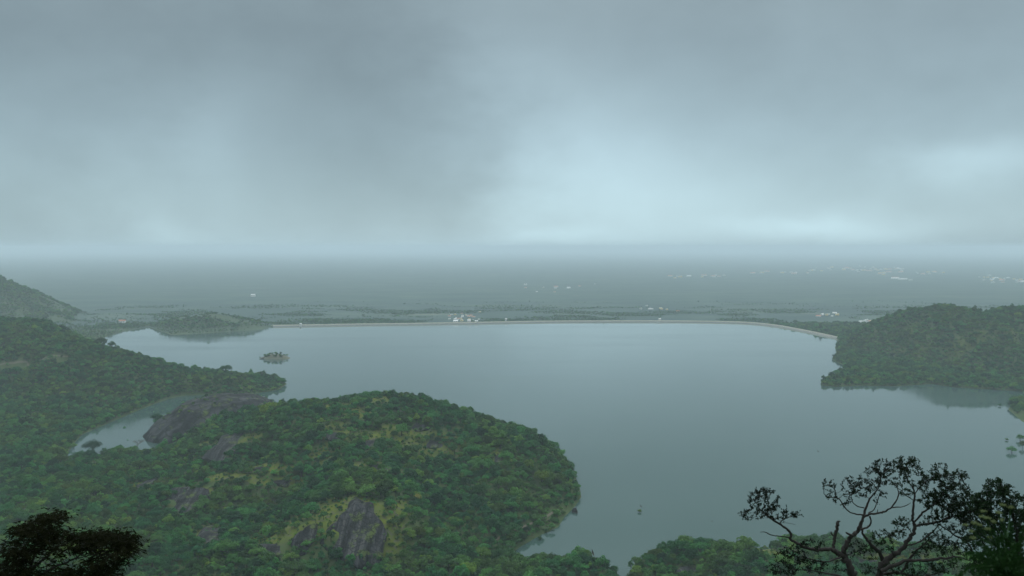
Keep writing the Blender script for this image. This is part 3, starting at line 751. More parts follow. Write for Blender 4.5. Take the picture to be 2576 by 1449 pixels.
# ------------------------------------------------------------------ houses on the plain
def house_mesh(name, w, d, h, rf):
    b = MB(); b.box((0, 0, h / 2 - 0.5), (w, d, h + 1), 0)
    if rf: b.gable((0, 0, h + 0.02), (w, d), w * 0.16, 1, 0, 0.5)
    else:
        b.box((0, 0, h + 0.25), (w + 0.6, d + 0.6, 0.5), 1); b.box((w * 0.2, 0, h + 1.6), (w * 0.25, d * 0.3, 2.2), 0)
    for s in (-0.3, 0.0, 0.3): b.box((s * w, -d / 2 - 0.03, h * 0.55), (w * 0.1, 0.12, h * 0.3), 2)
    return mesh_np(name, b.v, b.f, False, b.m)
HM = []
for k, (w, d, h, rf, wm, rm) in enumerate([(14, 9, 6, 1, 'white_wall', 'roof_pale'), (11, 9, 7, 0, 'white_wall', 'roof_pale'), (18, 9, 5, 1, 'white_wall', 'roof_red'), (13, 11, 8, 0, 'cream_wall', 'roof_pale')]):
    me = house_mesh('house', w, d, h, rf)
    for m in (wm, rm, 'bird'): me.materials.append(M[m])
    HM.append(me)
def village(n, u0, u1, v0, v1, size, label, group, elong=1.0):
    for k in range(n):
        u, v = rng.uniform(u0, u1), rng.normal((v0 + v1) / 2, (v1 - v0) / 4)
        p = at(u, v, 2.0); s = size * rng.uniform(0.6, 1.3)
        o = link('house', HM[rng.integers(0, 4)]); o.location = (p[0], p[1], float(gz(p[0], p[1])) + 0.1)
        o.scale = (s * elong, s, s * 0.8); o.rotation_euler = (0, 0, rng.normal(0, 0.35)); tag(o, label, 'house', group)
village(30, 1128, 1208, 788, 809, 0.85, 'small white house in the village just behind the dam', 'houses of the village behind the dam')
village(9, 1610, 1725, 770, 786, 1.2, 'tiny pale house on the plain behind the middle of the dam', 'houses behind the middle of the dam')
village(9, 2055, 2112, 786, 800, 1.3, 'white house of the hamlet behind the bend of the dam', 'houses of the hamlet behind the bend')
village(9, 2160, 2196, 806, 815, 1.2, 'white house at the foot of the right hill', 'houses at the foot of the right hill')
village(12, 1683, 1822, 693, 700, 2.1, 'far white building at the near end of the distant town', 'buildings at the near end of the town', 1.6)
village(16, 1890, 2035, 684, 690, 2.1, 'far white building in the thin row leading to the town', 'buildings in the row leading to the town', 1.6)
village(50, 2035, 2275, 671, 685, 2.3, 'far pale building in the dense middle of the distant town', 'buildings in the middle of the town', 1.5)
village(6, 2205, 2240, 687, 692, 2.2, 'far building on the bare earth patch in front of the town', 'buildings on the bare earth patch', 1.5)
village(6, 2250, 2302, 701, 706, 2.0, 'long white shed standing in front of the distant town', 'long sheds before the town', 2.6)
village(12, 2300, 2378, 684, 691, 2.1, 'far white building past the dense middle of the town', 'buildings past the middle of the town', 1.5)
village(26, 2455, 2576, 695, 716, 1.9, 'far pale building at the frame edge of the plain', 'buildings at the frame edge', 1.4)
village(10, 1300, 1500, 710, 745, 1.8, 'single far farmhouse on the hazy plain', 'scattered farmhouses')
for u, v, s, lb in ((637, 746, 2.4, 'lone white building showing through the fog on the left plain'), (308, 813, 1.8, 'red roofed white building on the far left shore')):
    p = hit(u, v, 4000, 9000); o = link('house', HM[2 if u < 400 else 0]); o.location = p + np.array([0, 0, 4 if u < 400 else 0.2]); o.scale = (s, s, s); tag(o, lb, 'house')
mb_ = MB()
for a in range(4):
    x, y = (-2 if a % 2 else 2), (-2 if a < 2 else 2)
    mb_.tube([(x, y, 0), (x * 0.15, y * 0.15, 42)], [0.5, 0.3], 4)
for z in range(4, 42, 5):
    s = 2 * (1 - z / 48); mb_.box((0, 0, z), (2 * s, 2 * s, 0.4))
p = at(1788, 790, 2); o = mb_.build('mast', M['steel']); o.location = p; tag(o, 'thin lattice mast on the plain behind the dam', 'mast')

# ------------------------------------------------------------------ foreground trees
def c4(cx, cy): return 1761.0 + 0.3164 * cx, 1069.0 + 0.3164 * cy       # detail crop -> photo pixels
def spline(P, n):
    P = np.asarray(P, float); out = []
    Q = np.vstack([2 * P[0] - P[1], P, 2 * P[-1] - P[-2]])
    for i in range(1, len(Q) - 2):
        for k in range(n):
            t = k / n; a, b, c, d = Q[i - 1], Q[i], Q[i + 1], Q[i + 2]
            out.append(0.5 * (2 * b + (c - a) * t + (2 * a - 5 * b + 4 * c - d) * t * t + (3 * b - a - 3 * c + d) * t ** 3))
    out.append(P[-1]); return np.array(out)

DENS = 1.45
class FTree:
    def __init__(s, Y, pix2uv, seed):
        s.Y, s.f, s.r = Y, pix2uv, np.random.default_rng(seed)
        s.wood = MB(); s.nodes = []; s.par = []; s.tips = []; s.polys = []; s.m = Y / F
    def pt(s, cx, cy, dy=0.0):
        u, v = s.f(cx, cy); return at_y(u, v, s.Y + dy)
    def limb(s, pts, scale, sides=8, nodes=True, n=5):
        """pts: (cx, cy, depth offset in m, half width in crop px)"""
        P = np.array([np.append(s.pt(a, b, c), d * scale) for a, b, c, d in pts])
        S = spline(P, n); S[:, 3] = np.maximum(S[:, 3], 0.003)
        S[1:-1, :3] += s.r.normal(0, 1, (len(S) - 2, 3)) * S[1:-1, 3:4] * 0.22
        S[:, 3] *= s.r.uniform(0.88, 1.14, len(S)) * 0.82
        s.wood.tube(S[:, :3], S[:, 3], sides)
        if nodes:
            b = len(s.nodes)
            for i, q in enumerate(S): s.nodes.append(q[:3]); s.par.append(b + i - 1 if i else -1)
    def cloud(s, regs):
        """regs: (cx, cy, rx, ry, n, depth centre, depth half range): twigs grown to points in each region"""
        pts = []
        for cx, cy, rx, ry, n, d0, dr in regs:
            for _ in range(int(n * DENS)):
                a, q = s.r.uniform(0, 6.283), math.sqrt(s.r.uniform(0.02, 1))
                pts.append(s.pt(cx + rx * q * math.cos(a), cy + ry * q * math.sin(a), d0 + s.r.uniform(-dr, dr)))
        pts = np.array(pts); nd = np.array(s.nodes); par = list(s.par)
        dist = np.array([np.min(np.linalg.norm(nd - p, axis=1)) for p in pts])
        N = list(nd); cost = np.zeros(len(N)).tolist(); step = s.m * 16 * 0.3164 / 0.3164
        arr = np.zeros((len(N) + len(pts) * 14, 3)); arr[:len(N)] = nd; cst = np.zeros(len(arr)); cnt = len(N)
        for i in np.argsort(dist):
            p = pts[i]; d = np.linalg.norm(arr[:cnt] - p, axis=1); j = int(np.argmin(d + 0.3 * cst[:cnt])); L = d[j]
            k = int(np.clip(L / step, 2, 9)); a = arr[j].copy(); side = s.r.normal(0, 1, 3) * 0.055 * L + np.array([0, 0, -0.05 * L])
            prev = j; path = [j]
            for q in range(1, k + 1):
                t = q / k; arr[cnt] = a + (p - a) * t + side * math.sin(math.pi * t) + (s.r.normal(0, 0.02, 3) * L if q < k else 0)
                cst[cnt] = cst[j] + L * t; par.append(prev); prev = cnt; path.append(cnt); cnt += 1
            s.polys.append(path); s.tips.append((cnt - 1, path))
        s.arr = arr[:cnt]; w = np.zeros(cnt)
        for t, _ in s.tips:
            q = t
            while q >= 0: w[q] += 1; q = par[q]
        return w
    def twigs(s, w, tip_r, ex=0.42):
        for path in s.polys:
            R = [tip_r * w[i] ** ex for i in path]; R[0] = min(R[0], R[1] * 1.15)
            s.wood.tube(s.arr[path], R, 4, cap=False)

def leafset(r, L, W, P, D):
    """obovate leaves: base points P, directions D"""
    n = len(P); D = D / np.linalg.norm(D, axis=1, keepdims=True)
    s = np.cross(D, r.normal(0, 1, (n, 3))); s /= np.linalg.norm(s, axis=1, keepdims=True)
    nn = np.cross(D, s)
    l = L * r.uniform(0.7, 1.25, (n, 1)); w = W * r.uniform(0.8, 1.2, (n, 1))
    V = np.stack([P, P + D * l * 0.35 + s * w * 0.3, P + D * l * 0.72 + s * w * 0.5 + nn * l * 0.06, P + D * l, P + D * l * 0.72 - s * w * 0.5 + nn * l * 0.06, P + D * l * 0.35 - s * w * 0.3], 1)
    return V.reshape(-1, 3), np.arange(6 * n).reshape(n, 6)

def crown_leaves(t, per, L, W, spread=0.10):
    P, D = [], []
    for tip, path in t.tips:
        e = t.arr[tip]; d = e - t.arr[path[-2]]; d /= np.linalg.norm(d) + 1e-9
        for _ in range(per):
            P.append(e - d * t.r.uniform(0, spread * 2.4) + t.r.normal(0, 0.014, 3))
            D.append(d * 0.5 + t.r.normal(0, 0.7, 3) + np.array([0, 0, 0.35]))
    return leafset(t.r, L, W, np.array(P), np.array(D))

SC = 38 * 0.3164 / F           # metres per crop pixel at the gnarled trees
# --- gnarled tree with the long limb reaching over the lake
T = FTree(38.0, c4, 101)
T.limb([(1290, 1500, 0, 46), (1255, 1300, 0, 42), (1215, 1190, 0, 36), (1165, 1080, 0, 30), (1142, 1030, 0, 27), (1150, 975, 0, 23), (1185, 905, 0, 21), (1235, 865, 0, 20), (1268, 815, 0, 16), (1295, 745, 0, 13), (1325, 640, .2, 10), (1360, 575, .3, 8), (1420, 500, .4, 6), (1440, 400, .4, 4)], SC, 10)
T.limb([(1140, 1035, 0, 26), (1095, 1015, 0, 24), (1055, 990, -.1, 19), (960, 992, -.2, 16), (880, 985, -.2, 16), (790, 950, -.3, 15), (722, 912, -.3, 13), (722, 870, -.3, 12), (695, 832, -.4, 12), (645, 797, -.4, 10), (590, 760, -.5, 9), (520, 712, -.5, 7), (470, 660, -.4, 5), (440, 600, -.4, 3)], SC, 9)
T.limb([(1058, 985, 0, 15), (1064, 930, .1, 15), (1075, 870, .1, 15), (1090, 815, .1, 15), (1092, 782, .1, 15), (1100, 768, .1, 10), (1117, 768, .1, 4)], SC, 8, False)
T.limb([(1062, 880, 0, 8), (1046, 862, 0, 7), (1040, 848, 0, 5)], SC, 6, False, 2)
T.limb([(1215, 880, -.1, 12), (1190, 870, -.2, 10), (1165, 862, -.2, 10), (1158, 852, -.2, 5)], SC, 6, False, 2)
T.limb([(715, 895, -.3, 7), (650, 885, -.4, 6), (590, 880, -.4, 5), (545, 866, -.5, 5), (515, 850, -.5, 4), (478, 852, -.5, 3)], SC, 6, False)
T.limb([(650, 795, -.4, 5), (642, 770, -.4, 5), (690, 740, -.3, 4), (750, 720, -.3, 3)], SC, 5)
T.limb([(645, 776, -.4, 2.5), (700, 780, -.4, 2), (760, 793, -.4, 1.5)], SC, 4, False)
T.limb([(1240, 860, 0, 13), (1285, 830, .1, 11), (1340, 808, .2, 10), (1357, 780, .2, 9), (1350, 725, .2, 8)], SC, 7)
T.limb([(1298, 735, 0, 12), (1340, 712, -.1, 11), (1410, 700, -.2, 10), (1465, 690, -.2, 9), (1520, 655, -.3, 8), (1560, 602, -.3, 7), (1580, 550, -.3, 6), (1570, 500, -.3, 4)], SC, 7)
T.limb([(1525, 655, -.3, 7), (1590, 652, -.3, 5), (1640, 640, -.3, 4), (1675, 618, -.3, 2)], SC, 5, False)
T.limb([(1410, 700, -.2, 4), (1412, 672, -.2, 3)], SC, 5, False, 2)
T.limb([(1300, 715, 0, 8), (1230, 706, -.1, 7), (1175, 682, -.2, 6), (1135, 630, -.2, 6), (1095, 582, -.2, 5), (1030, 575, -.2, 4), (985, 548, -.2, 3)], SC, 6)
T.limb([(1305, 660, .1, 6), (1250, 645, .1, 5), (1215, 615, .1, 4), (1200, 560, .1, 3)], SC, 6)
T.limb([(1340, 700, .2, 6), (1385, 670, .3, 5), (1410, 600, .3, 4), (1440, 520, .3, 3)], SC, 6)
T.limb([(1120, 1050, -.2, 10), (1000, 1090, -.5, 7), (850, 1060, -.7, 6), (740, 1040, -.8, 4)], SC, 6)
T.limb([(1250, 1230, -.4, 12), (1000, 1180, -.8, 8), (800, 1150, -1, 5), (640, 1160, -1, 3)], SC, 6)
w = T.cloud([(500, 590, 135, 100, 60, -.4, .6), (400, 720, 110, 42, 26, -.5, .5), (620, 690, 115, 65, 36, -.4, .5), (770, 710, 52, 26, 10, -.3, .2), (480, 540, 70, 50, 20, -.4, .5),
             (1030, 500, 70, 80, 20, -.2, .4), (1130, 590, 80, 50, 16, 0, .4), (1200, 480, 80, 70, 28, 0, .5), (1370, 430, 120, 100, 70, .3, .7), (1450, 330, 100, 60, 34, .3, .6), (1300, 540, 90, 45, 14, .2, .4), (1470, 550, 40, 25, 6, .2, .3),
             (720, 1040, 150, 80, 60, -.8, .7), (900, 940, 100, 40, 22, -.5, .5), (650, 1140, 130, 70, 45, -1, .6), (900, 1120, 130, 70, 38, -.8, .7), (1240, 980, 90, 60, 22, .3, .5), (1120, 1130, 70, 60, 16, .2, .5), (1390, 600, 25, 25, 4, .3, .2)])
T.twigs(w, 0.0052)
base = T.pt(1290, 1500)
def finish(T, name, label, base, per, L, W, leaf, bark, spread=0.10):
    e = empty(name, base); tag(e, label, 'tree')
    V, Fc = crown_leaves(T, per, L, W, spread)
    T.wood.v = [tuple(np.array(v) - base) for v in T.wood.v]
    T.wood.build('trunk', M[bark], e, True)
    link('crown', mesh_np('crown', V - base, Fc), M[leaf], e)
    return e
g1 = float(gz(base[0], base[1]))
def root(T, cx, cy, wd):
    """carry the trunk down to the slope"""
    p = T.pt(cx, cy); g = float(gz(p[0], p[1]))
    T.wood.tube([p, (p + np.array([0.1, 0, g])) / 2 - np.array([p[0] * 0, 0, 0]) if False else np.array([p[0] + 0.08, p[1], (p[2] + g) / 2]), np.array([p[0] + 0.15, p[1], g - 0.4])], [wd * SC, wd * SC * 1.15, wd * SC * 1.6], 9)
    return np.array([p[0] + 0.15, p[1], g])
b1 = root(T, 1290, 1500, 46)
finish(T, 'gnarled_tree', 'gnarled dark tree whose long bare limb with a leafy end reaches over the lake', b1, 10, 0.078, 0.042, 'dark_leaf', 'bark')
# --- second gnarled tree, taller and denser
T = FTree(39.5, c4, 202)
T.limb([(1400, 1500, 0, 44), (1420, 1300, 0, 40), (1435, 1180, 0, 34), (1465, 1095, 0, 32), (1535, 1035, 0, 26), (1600, 988, 0, 23), (1645, 925, 0, 21), (1690, 870, 0, 18), (1706, 800, 0, 16), (1690, 750, 0, 13), (1690, 680, 0, 12), (1702, 600, .1, 11), (1700, 520, .2, 8), (1650, 430, .2, 6), (1620, 350, .2, 4)], SC, 10)
T.limb([(1465, 1090, .3, 22), (1420, 1010, .4, 20), (1345, 930, .4, 17), (1295, 868, .4, 13), (1285, 800, .4, 8), (1300, 740, .4, 6)], SC, 8)
T.limb([(1705, 805, 0, 13), (1790, 786, .2, 12), (1880, 776, .3, 12), (1960, 742, .4, 10), (2050, 718, .5, 8), (2150, 690, .6, 6), (2250, 640, .6, 4)], SC, 8)
T.limb([(1706, 770, 0, 10), (1760, 712, -.2, 10), (1830, 652, -.3, 8), (1900, 600, -.3, 6), (1960, 500, -.3, 4)], SC, 7)
T.limb([(1700, 560, .1, 6), (1760, 480, .1, 5), (1850, 420, .1, 4), (2000, 400, 0, 3), (2100, 390, 0, 2)], SC, 6)
T.limb([(1700, 600, .1, 5), (1640, 560, 0, 4), (1600, 520, 0, 3)], SC, 5)
T.limb([(1890, 785, .3, 7), (1960, 830, .2, 7), (2030, 880, .2, 8), (2090, 915, .2, 8), (2150, 970, .2, 9), (2175, 1060, .2, 10), (2180, 1200, .2, 12)], SC, 7)
T.limb([(1650, 960, -.2, 9), (1720, 940, -.2, 9), (1800, 890, -.2, 8), (1860, 840, -.1, 6), (1890, 800, 0, 5)], SC, 6)
T.limb([(1690, 870, -.1, 5), (1640, 800, -.2, 4), (1590, 790, -.3, 3), (1550, 770, -.3, 2)], SC, 5)
T.limb([(1640, 830, .1, 5), (1560, 850, .1, 4), (1500, 880, .1, 3)], SC, 5)
T.limb([(1440, 1160, -.3, 20), (1560, 1110, -.4, 18), (1650, 1075, -.4, 16), (1760, 1082, -.5, 14), (1860, 1068, -.5, 14), (1960, 1058, -.5, 11), (2050, 1050, -.5, 8), (2150, 1080, -.5, 5)], SC, 8)
T.limb([(1450, 1190, .2, 16), (1560, 1170, .3, 14), (1680, 1200, .4, 10), (1850, 1190, .4, 7), (2000, 1130, .4, 4)], SC, 7)
T.limb([(1600, 1180, .1, 14), (1640, 1110, .1, 13), (1680, 1040, .1, 12), (1740, 980, .1, 9), (1800, 930, .1, 6)], SC, 7)
w = T.cloud([(1640, 300, 115, 58, 62, .2, .6), (1560, 400, 120, 80, 50, .2, .6), (1720, 420, 90, 80, 36, .2, .6), (1900, 370, 80, 75, 46, 0, .6), (2060, 400, 85, 45, 26, 0, .4), (1880, 480, 150, 100, 90, 0, .8),
             (2000, 560, 170, 110, 190, .2, .9), (1850, 600, 110, 70, 70, 0, .6), (2130, 640, 150, 90, 130, .5, .8), (2180, 760, 120, 70, 60, .4, .7), (2000, 700, 140, 50, 60, .3, .6), (1640, 540, 70, 35, 14, 0, .4), (1600, 770, 80, 50, 24, -.3, .4), (1580, 860, 60, 50, 20, 0, .4), (1440, 890, 90, 60, 30, .2, .5), (1480, 960, 70, 40, 14, .2, .4),
             (1860, 920, 110, 80, 62, .1, .6), (1960, 980, 100, 60, 44, .2, .6), (1760, 1010, 80, 50, 22, 0, .5), (1850, 760, 120, 45, 30, .2, .5), (2050, 790, 100, 60, 36, .3, .5), (1350, 1020, 80, 50, 20, .3, .4), (1780, 1140, 200, 50, 30, .2, .6), (2250, 760, 110, 90, 50, .5, .7), (1330, 1140, 80, 50, 14, .2, .4), (2080, 980, 70, 60, 20, .2, .5), (2150, 860, 90, 60, 40, .3, .6), (1650, 1180, 160, 30, 24, .3, .5), (1950, 1130, 120, 50, 30, .2, .5), (1500, 1150, 90, 50, 20, .2, .5)])
T.twigs(w, 0.0052)
b2 = root(T, 1400, 1500, 44)
finish(T, 'gnarled_tree', 'taller gnarled dark tree with a domed crown and twisted trunk', b2, 11, 0.078, 0.042, 'dark_leaf', 'bark')
# --- third dark tree at the frame edge
T = FTree(36.0, c4, 303)
T.limb([(2560, 1500, 0, 44), (2560, 1200, 0, 34), (2540, 1050, 0, 24), (2530, 900, 0, 20), (2500, 760, 0, 14), (2450, 640, 0, 9), (2400, 520, 0, 5)], SC, 9)
T.limb([(2545, 1060, 0, 16), (2420, 900, .2, 12), (2330, 780, .3, 9), (2280, 640, .3, 6), (2300, 520, .3, 4)], SC, 7)
T.limb([(2550, 1120, 0, 14), (2420, 1060, -.2, 10), (2300, 1000, -.2, 8), (2230, 900, -.2, 5)], SC, 7)
T.limb([(2535, 950, 0, 12), (2600, 760, 0, 9), (2640, 600, 0, 5)], SC, 7)
T.limb([(2560, 1250, 0, 16), (2400, 1180, .3, 12), (2250, 1150, .3, 7)], SC, 7)
w = T.cloud([(2340, 500, 90, 85, 70, .3, .7), (2250, 590, 90, 60, 44, .3, .6), (2440, 560, 100, 80, 60, 0, .7), (2540, 640, 90, 100, 70, 0, .8), (2330, 690, 150, 90, 130, .2, .8), (2200, 640, 90, 60, 50, .3, .6), (2480, 760, 120, 90, 80, 0, .8), (2240, 860, 90, 70, 60, -.2, .5), (2150, 930, 80, 70, 30, -.2, .5), (2200, 1120, 110, 70, 44, .2, .6),
             (2360, 880, 100, 80, 40, 0, .6), (2520, 930, 80, 100, 46, 0, .6), (2300, 1040, 100, 60, 30, 0, .6), (2450, 1080, 110, 80, 46, 0, .7), (2350, 1180, 140, 50, 36, .2, .6), (2620, 700, 60, 160, 40, 0, .6), (2430, 980, 120, 90, 60, 0, .6), (2530, 1120, 90, 90, 50, 0, .6), (2380, 790, 90, 60, 40, .2, .6)])
T.twigs(w, 0.0052)
b3 = root(T, 2560, 1500, 44)
finish(T, 'leafy_tree', 'dense dark leafy tree at the frame edge, behind the flowering herb', b3, 13, 0.082, 0.046, 'dark_leaf', 'bark')

# --- feathery tree at the left
def c5(cx, cy): return 0.14645 * cx, 1245.2 + 0.14645 * cy
def fronds(t, per, L, pin, wd):
    V, Fq = [], []; r = t.r
    for tip, path in t.tips:
        e = t.arr[tip]; d0 = e - t.arr[path[-2]]; d0 /= np.linalg.norm(d0) + 1e-9
        for k in range(per):
            hz = r.normal(0, 1, 3) * np.array([1, 0.7, 0]); hz /= np.linalg.norm(hz); d = d0 * np.array([0.35, 0.35, 0.1]) + hz * 0.8 + np.array([0.1, 0, r.uniform(-0.2, 0.38)]); d /= np.linalg.norm(d)
            l = L * r.uniform(0.7, 1.2); s = np.cross(d, [0, 0, 1.0]); s /= np.linalg.norm(s) + 1e-9
            n = 10; pos = e.copy(); dr = d.copy(); drop = r.uniform(0.10, 0.24)
            for q in range(n):
                dr = dr + np.array([0, 0, -drop * 0.6]); dr /= np.linalg.norm(dr); nx_ = pos + dr * l / n
                pl = pin * math.sin(math.pi * (0.15 + 0.8 * q / n))
                for sg in (-1, 1):
                    pd = s * sg * 0.8 + dr * 0.45 + np.array([0, 0, -0.4]); pd /= np.linalg.norm(pd)
                    b = len(V); V += [pos, pos + pd * pl * 0.5 + dr * wd, pos + pd * pl, pos + pd * pl * 0.5 - dr * wd]; Fq.append((b, b + 1, b + 2, b + 3))
                pos = nx_
    return np.array(V), np.array(Fq)
SL = 18 * 0.14645 / F
DENS = 0.62
T = FTree(18.0, c5, 404)
T.limb([(380, 1900, 0, 60), (450, 1500, 0, 48), (540, 1290, 0, 40), (660, 1165, 0, 30), (800, 1070, 0, 25), (900, 950, 0, 22), (1000, 875, 0, 18), (1110, 845, 0, 15), (1250, 770, .1, 13), (1420, 735, .1, 11), (1600, 690, .2, 8), (1800, 610, .2, 5)], SL, 8)
T.limb([(480, 1450, .1, 36), (560, 1150, .2, 28), (590, 900, .2, 20), (650, 700, .2, 15), (760, 530, .2, 11), (900, 420, .2, 8), (1050, 320, .2, 5)], SL, 8)
T.limb([(450, 1520, -.1, 34), (700, 1370, -.2, 28), (950, 1230, -.2, 24), (1150, 1155, -.2, 20), (1300, 1085, -.2, 18), (1420, 1000, -.2, 14), (1560, 930, -.2, 12), (1750, 910, -.2, 10), (1950, 915, -.2, 8), (2100, 895, -.2, 5)], SL, 8)
T.limb([(1310, 1090, -.2, 12), (1480, 1055, -.3, 10), (1700, 1000, -.3, 8), (1850, 960, -.3, 5)], SL, 6)
T.limb([(1640, 880, .1, 8), (1760, 820, .1, 8), (1880, 760, .1, 6), (2050, 640, .1, 4)], SL, 6)
T.limb([(1300, 1300, -.3, 14), (1550, 1220, -.3, 10), (1800, 1150, -.3, 7), (1980, 1080, -.3, 4)], SL, 6)
T.limb([(700, 1370, -.2, 16), (1000, 1330, -.3, 14), (1300, 1300, -.3, 12)], SL, 6)
T.limb([(560, 1150, .2, 18), (380, 950, .2, 12), (280, 750, .2, 8), (330, 600, .2, 5)], SL, 6)
T.limb([(480, 1450, .1, 24), (250, 1200, 0, 16), (80, 1000, 0, 9), (-60, 900, 0, 5)], SL, 6)
T.limb([(590, 900, .2, 14), (800, 700, .1, 10), (1000, 600, .1, 6)], SL, 6)
w = T.cloud([(1000, 340, 130, 50, 12, .2, .3), (830, 400, 160, 90, 24, .2, .4), (560, 600, 260, 120, 40, .2, .5), (300, 650, 110, 110, 14, .2, .3), (480, 850, 300, 150, 44, .2, .5), (900, 680, 260, 150, 40, .1, .5), (1350, 730, 260, 90, 34, .1, .4),
             (1700, 690, 220, 80, 26, .1, .4), (2050, 730, 220, 90, 34, .1, .4), (2200, 860, 150, 90, 24, 0, .3), (1900, 800, 200, 80, 16, 0, .4), (1500, 860, 160, 80, 20, -.1, .4), (2150, 920, 120, 60, 12, -.2, .3), (1850, 1010, 220, 60, 16, -.3, .3),
             (2020, 1130, 110, 70, 14, -.3, .3), (1600, 1180, 260, 90, 20, -.3, .4), (200, 1050, 240, 160, 36, 0, .4), (200, 1300, 260, 140, 36, 0, .4), (650, 1320, 300, 120, 30, -.2, .4), (1150, 1360, 350, 80, 40, -.3, .4), (1750, 1340, 280, 90, 34, -.3, .4), (1200, 950, 120, 70, 8, 0, .3), (950, 1000, 200, 140, 16, 0, .3)])
T.twigs(w, 0.0035)
p = T.pt(380, 1900); g = float(gz(p[0], p[1]))
T.wood.tube([p, np.array([p[0] - 0.05, p[1], (p[2] + g) / 2]), np.array([p[0] - 0.1, p[1], g - 0.3])], [60 * SL, 66 * SL, 85 * SL], 8)
b4 = np.array([p[0] - 0.1, p[1], g])
e = empty('feathery_tree', b4); tag(e, 'dark tree with drooping feathery leaves in the near corner on the left', 'tree')
V, Fq = fronds(T, 2, 0.36, 0.06, 0.014)
P_, D_ = [], []
for tip, path in T.tips:
    for _ in range(15):
        q = T.arr[tip] + T.r.normal(0, 1, 3) * np.array([0.12, 0.12, 0.06]); d = T.r.normal(0, 1, 3); d[2] = d[2] * 0.25 - 0.35
        P_.append(q); D_.append(d)
V2, F2 = leafset(T.r, 0.13, 0.032, np.array(P_), np.array(D_))
Fq = [tuple(f) for f in Fq] + [tuple(f + len(V)) for f in F2]; V = np.concatenate([V, V2])
T.wood.v = [tuple(np.array(v) - b4) for v in T.wood.v]; T.wood.build('trunk', M['bark_dark'], e, True)
link('crown', mesh_np('crown', V - b4, Fq), M['feather_leaf'], e)

# --- flowering herb close to the lens
HY = 3.3
def hp(cx, cy, dy=0.0):
    u, v = c4(cx, cy); return at_y(u, v, HY + dy)
hb = np.array([hp(2420, 1500)[0], HY, float(gz(hp(2420, 1500)[0], HY))])
he = empty('flowering_herb', hb); tag(he, 'blurred bright green herb with pale yellow flower heads close to the lens', 'plant')
st, lf, fl = MB(), [], MB()
r = np.random.default_rng(77)
heads = [(2110, 800), (2160, 850), (2185, 785), (2240, 735), (2225, 800), (2285, 745), (2330, 775), (2370, 700), (2405, 640), (2470, 660), (2255, 690), (2170, 905), (2310, 900), (2280, 830), (2400, 760)]
hub = [hp(2420, 1130), hp(2360, 960, 0.05), hp(2440, 900, -0.05)]
root_ = hb + np.array([0, 0, -0.05])
st.tube([root_, (root_ + hub[0]) / 2 + np.array([0.03, 0, 0]), hub[0]], [0.012, 0.010, 0.007], 6)
st.tube([hub[0], hub[1]], [0.006, 0.004], 5); st.tube([hub[0], hub[2]], [0.006, 0.004], 5)
for k, (cx, cy) in enumerate(heads):
    q = hp(cx, cy, r.uniform(-0.15, 0.15)); h0 = hub[1] if cx < 2330 else hub[2]
    st.tube([h0, (h0 + q) / 2 + np.array([0, 0, -0.012]), q], [0.003, 0.0024, 0.0016], 5)
    for _ in range(34):
        d = r.normal(0, 1, 3); d /= np.linalg.norm(d); d[2] = abs(d[2]) * 0.6
        c = q + d * r.uniform(0.003, 0.014); s = 0.0022
        fl.add([c + np.array([s, 0, 0]), c + np.array([0, s, 0]), c + np.array([-s, 0, 0]), c + np.array([0, -s, 0]), c + np.array([0, 0, s * 1.4]), c + np.array([0, 0, -s * 1.4])],
               [(0, 1, 4), (1, 2, 4), (2, 3, 4), (3, 0, 4), (1, 0, 5), (2, 1, 5), (3, 2, 5), (0, 3, 5)])
V, Fq = [], []
def fern(a, b, c, n, pl, wd):
    P = spline([a, b, c], 8); m = len(P); T_ = np.gradient(P, axis=0); T_ /= np.linalg.norm(T_, axis=1, keepdims=True)
    st.tube(P, np.linspace(0.003, 0.0012, m), 4)
    for q in range(n):
        t = (q + 0.6) / n * (m - 1); i = int(min(m - 2, t)); o = P[i] + (P[i + 1] - P[i]) * (t - i); d = T_[i]
        s = np.cross(d, [0.0, 1.0, 0.2]); s /= np.linalg.norm(s)
        L = pl * (1 - 0.75 * q / n)
        for sg in (-1, 1):
            pd = s * sg * 0.6 + d * 0.4 + r.normal(0, 0.45, 3); pd /= np.linalg.norm(pd); e2 = np.cross(pd, [0, 1.0, 0.3]); e2 /= np.linalg.norm(e2)
            bb = len(V); V.extend([o, o + pd * L * 0.4 + e2 * wd, o + pd * L, o + pd * L * 0.4 - e2 * wd]); Fq.append((bb, bb + 1, bb + 2, bb + 3))
ctr = (2440, 1150)
for (x1, y1, x2, y2, dy) in [(2250, 1030, 1990, 1085, -.1), (2200, 1130, 2040, 1200, -.2), (2330, 1010, 2180, 930, .1), (2380, 950, 2300, 800, .1), (2470, 930, 2480, 780, 0), (2530, 980, 2570, 800, -.1), (2540, 1080, 2620, 960, 0),
                             (2330, 1100, 2150, 1060, .1), (2350, 1180, 2180, 1190, -.1), (2520, 1150, 2640, 1080, .1), (2420, 1010, 2400, 860, -.1), (2300, 1180, 2240, 1110, .1), (2500, 1030, 2560, 900, .1), (2280, 1060, 2120, 1010, 0),
                             (2480, 1200, 2600, 1180, -.1), (2360, 1060, 2260, 980, -.15), (2560, 1180, 2640, 1000, .1), (2440, 1080, 2500, 940, -.2)]:
    fern(hp(ctr[0] + r.uniform(-40, 40), ctr[1] + r.uniform(-30, 60), dy * 0.3), hp(x1, y1, dy), hp(x2, y2, dy * 1.5), 26, 0.034, 0.0055)
st.v = [tuple(np.array(v) - hb) for v in st.v]; fl.v = [tuple(np.array(v) - hb) for v in fl.v]
st.build('stem', M['herb_leaf'], he, True); fl.build('flower_heads', M['flower'], he)
link('leaves', mesh_np('leaves', np.array(V) - hb, np.array(Fq)), M['herb_leaf'], he)

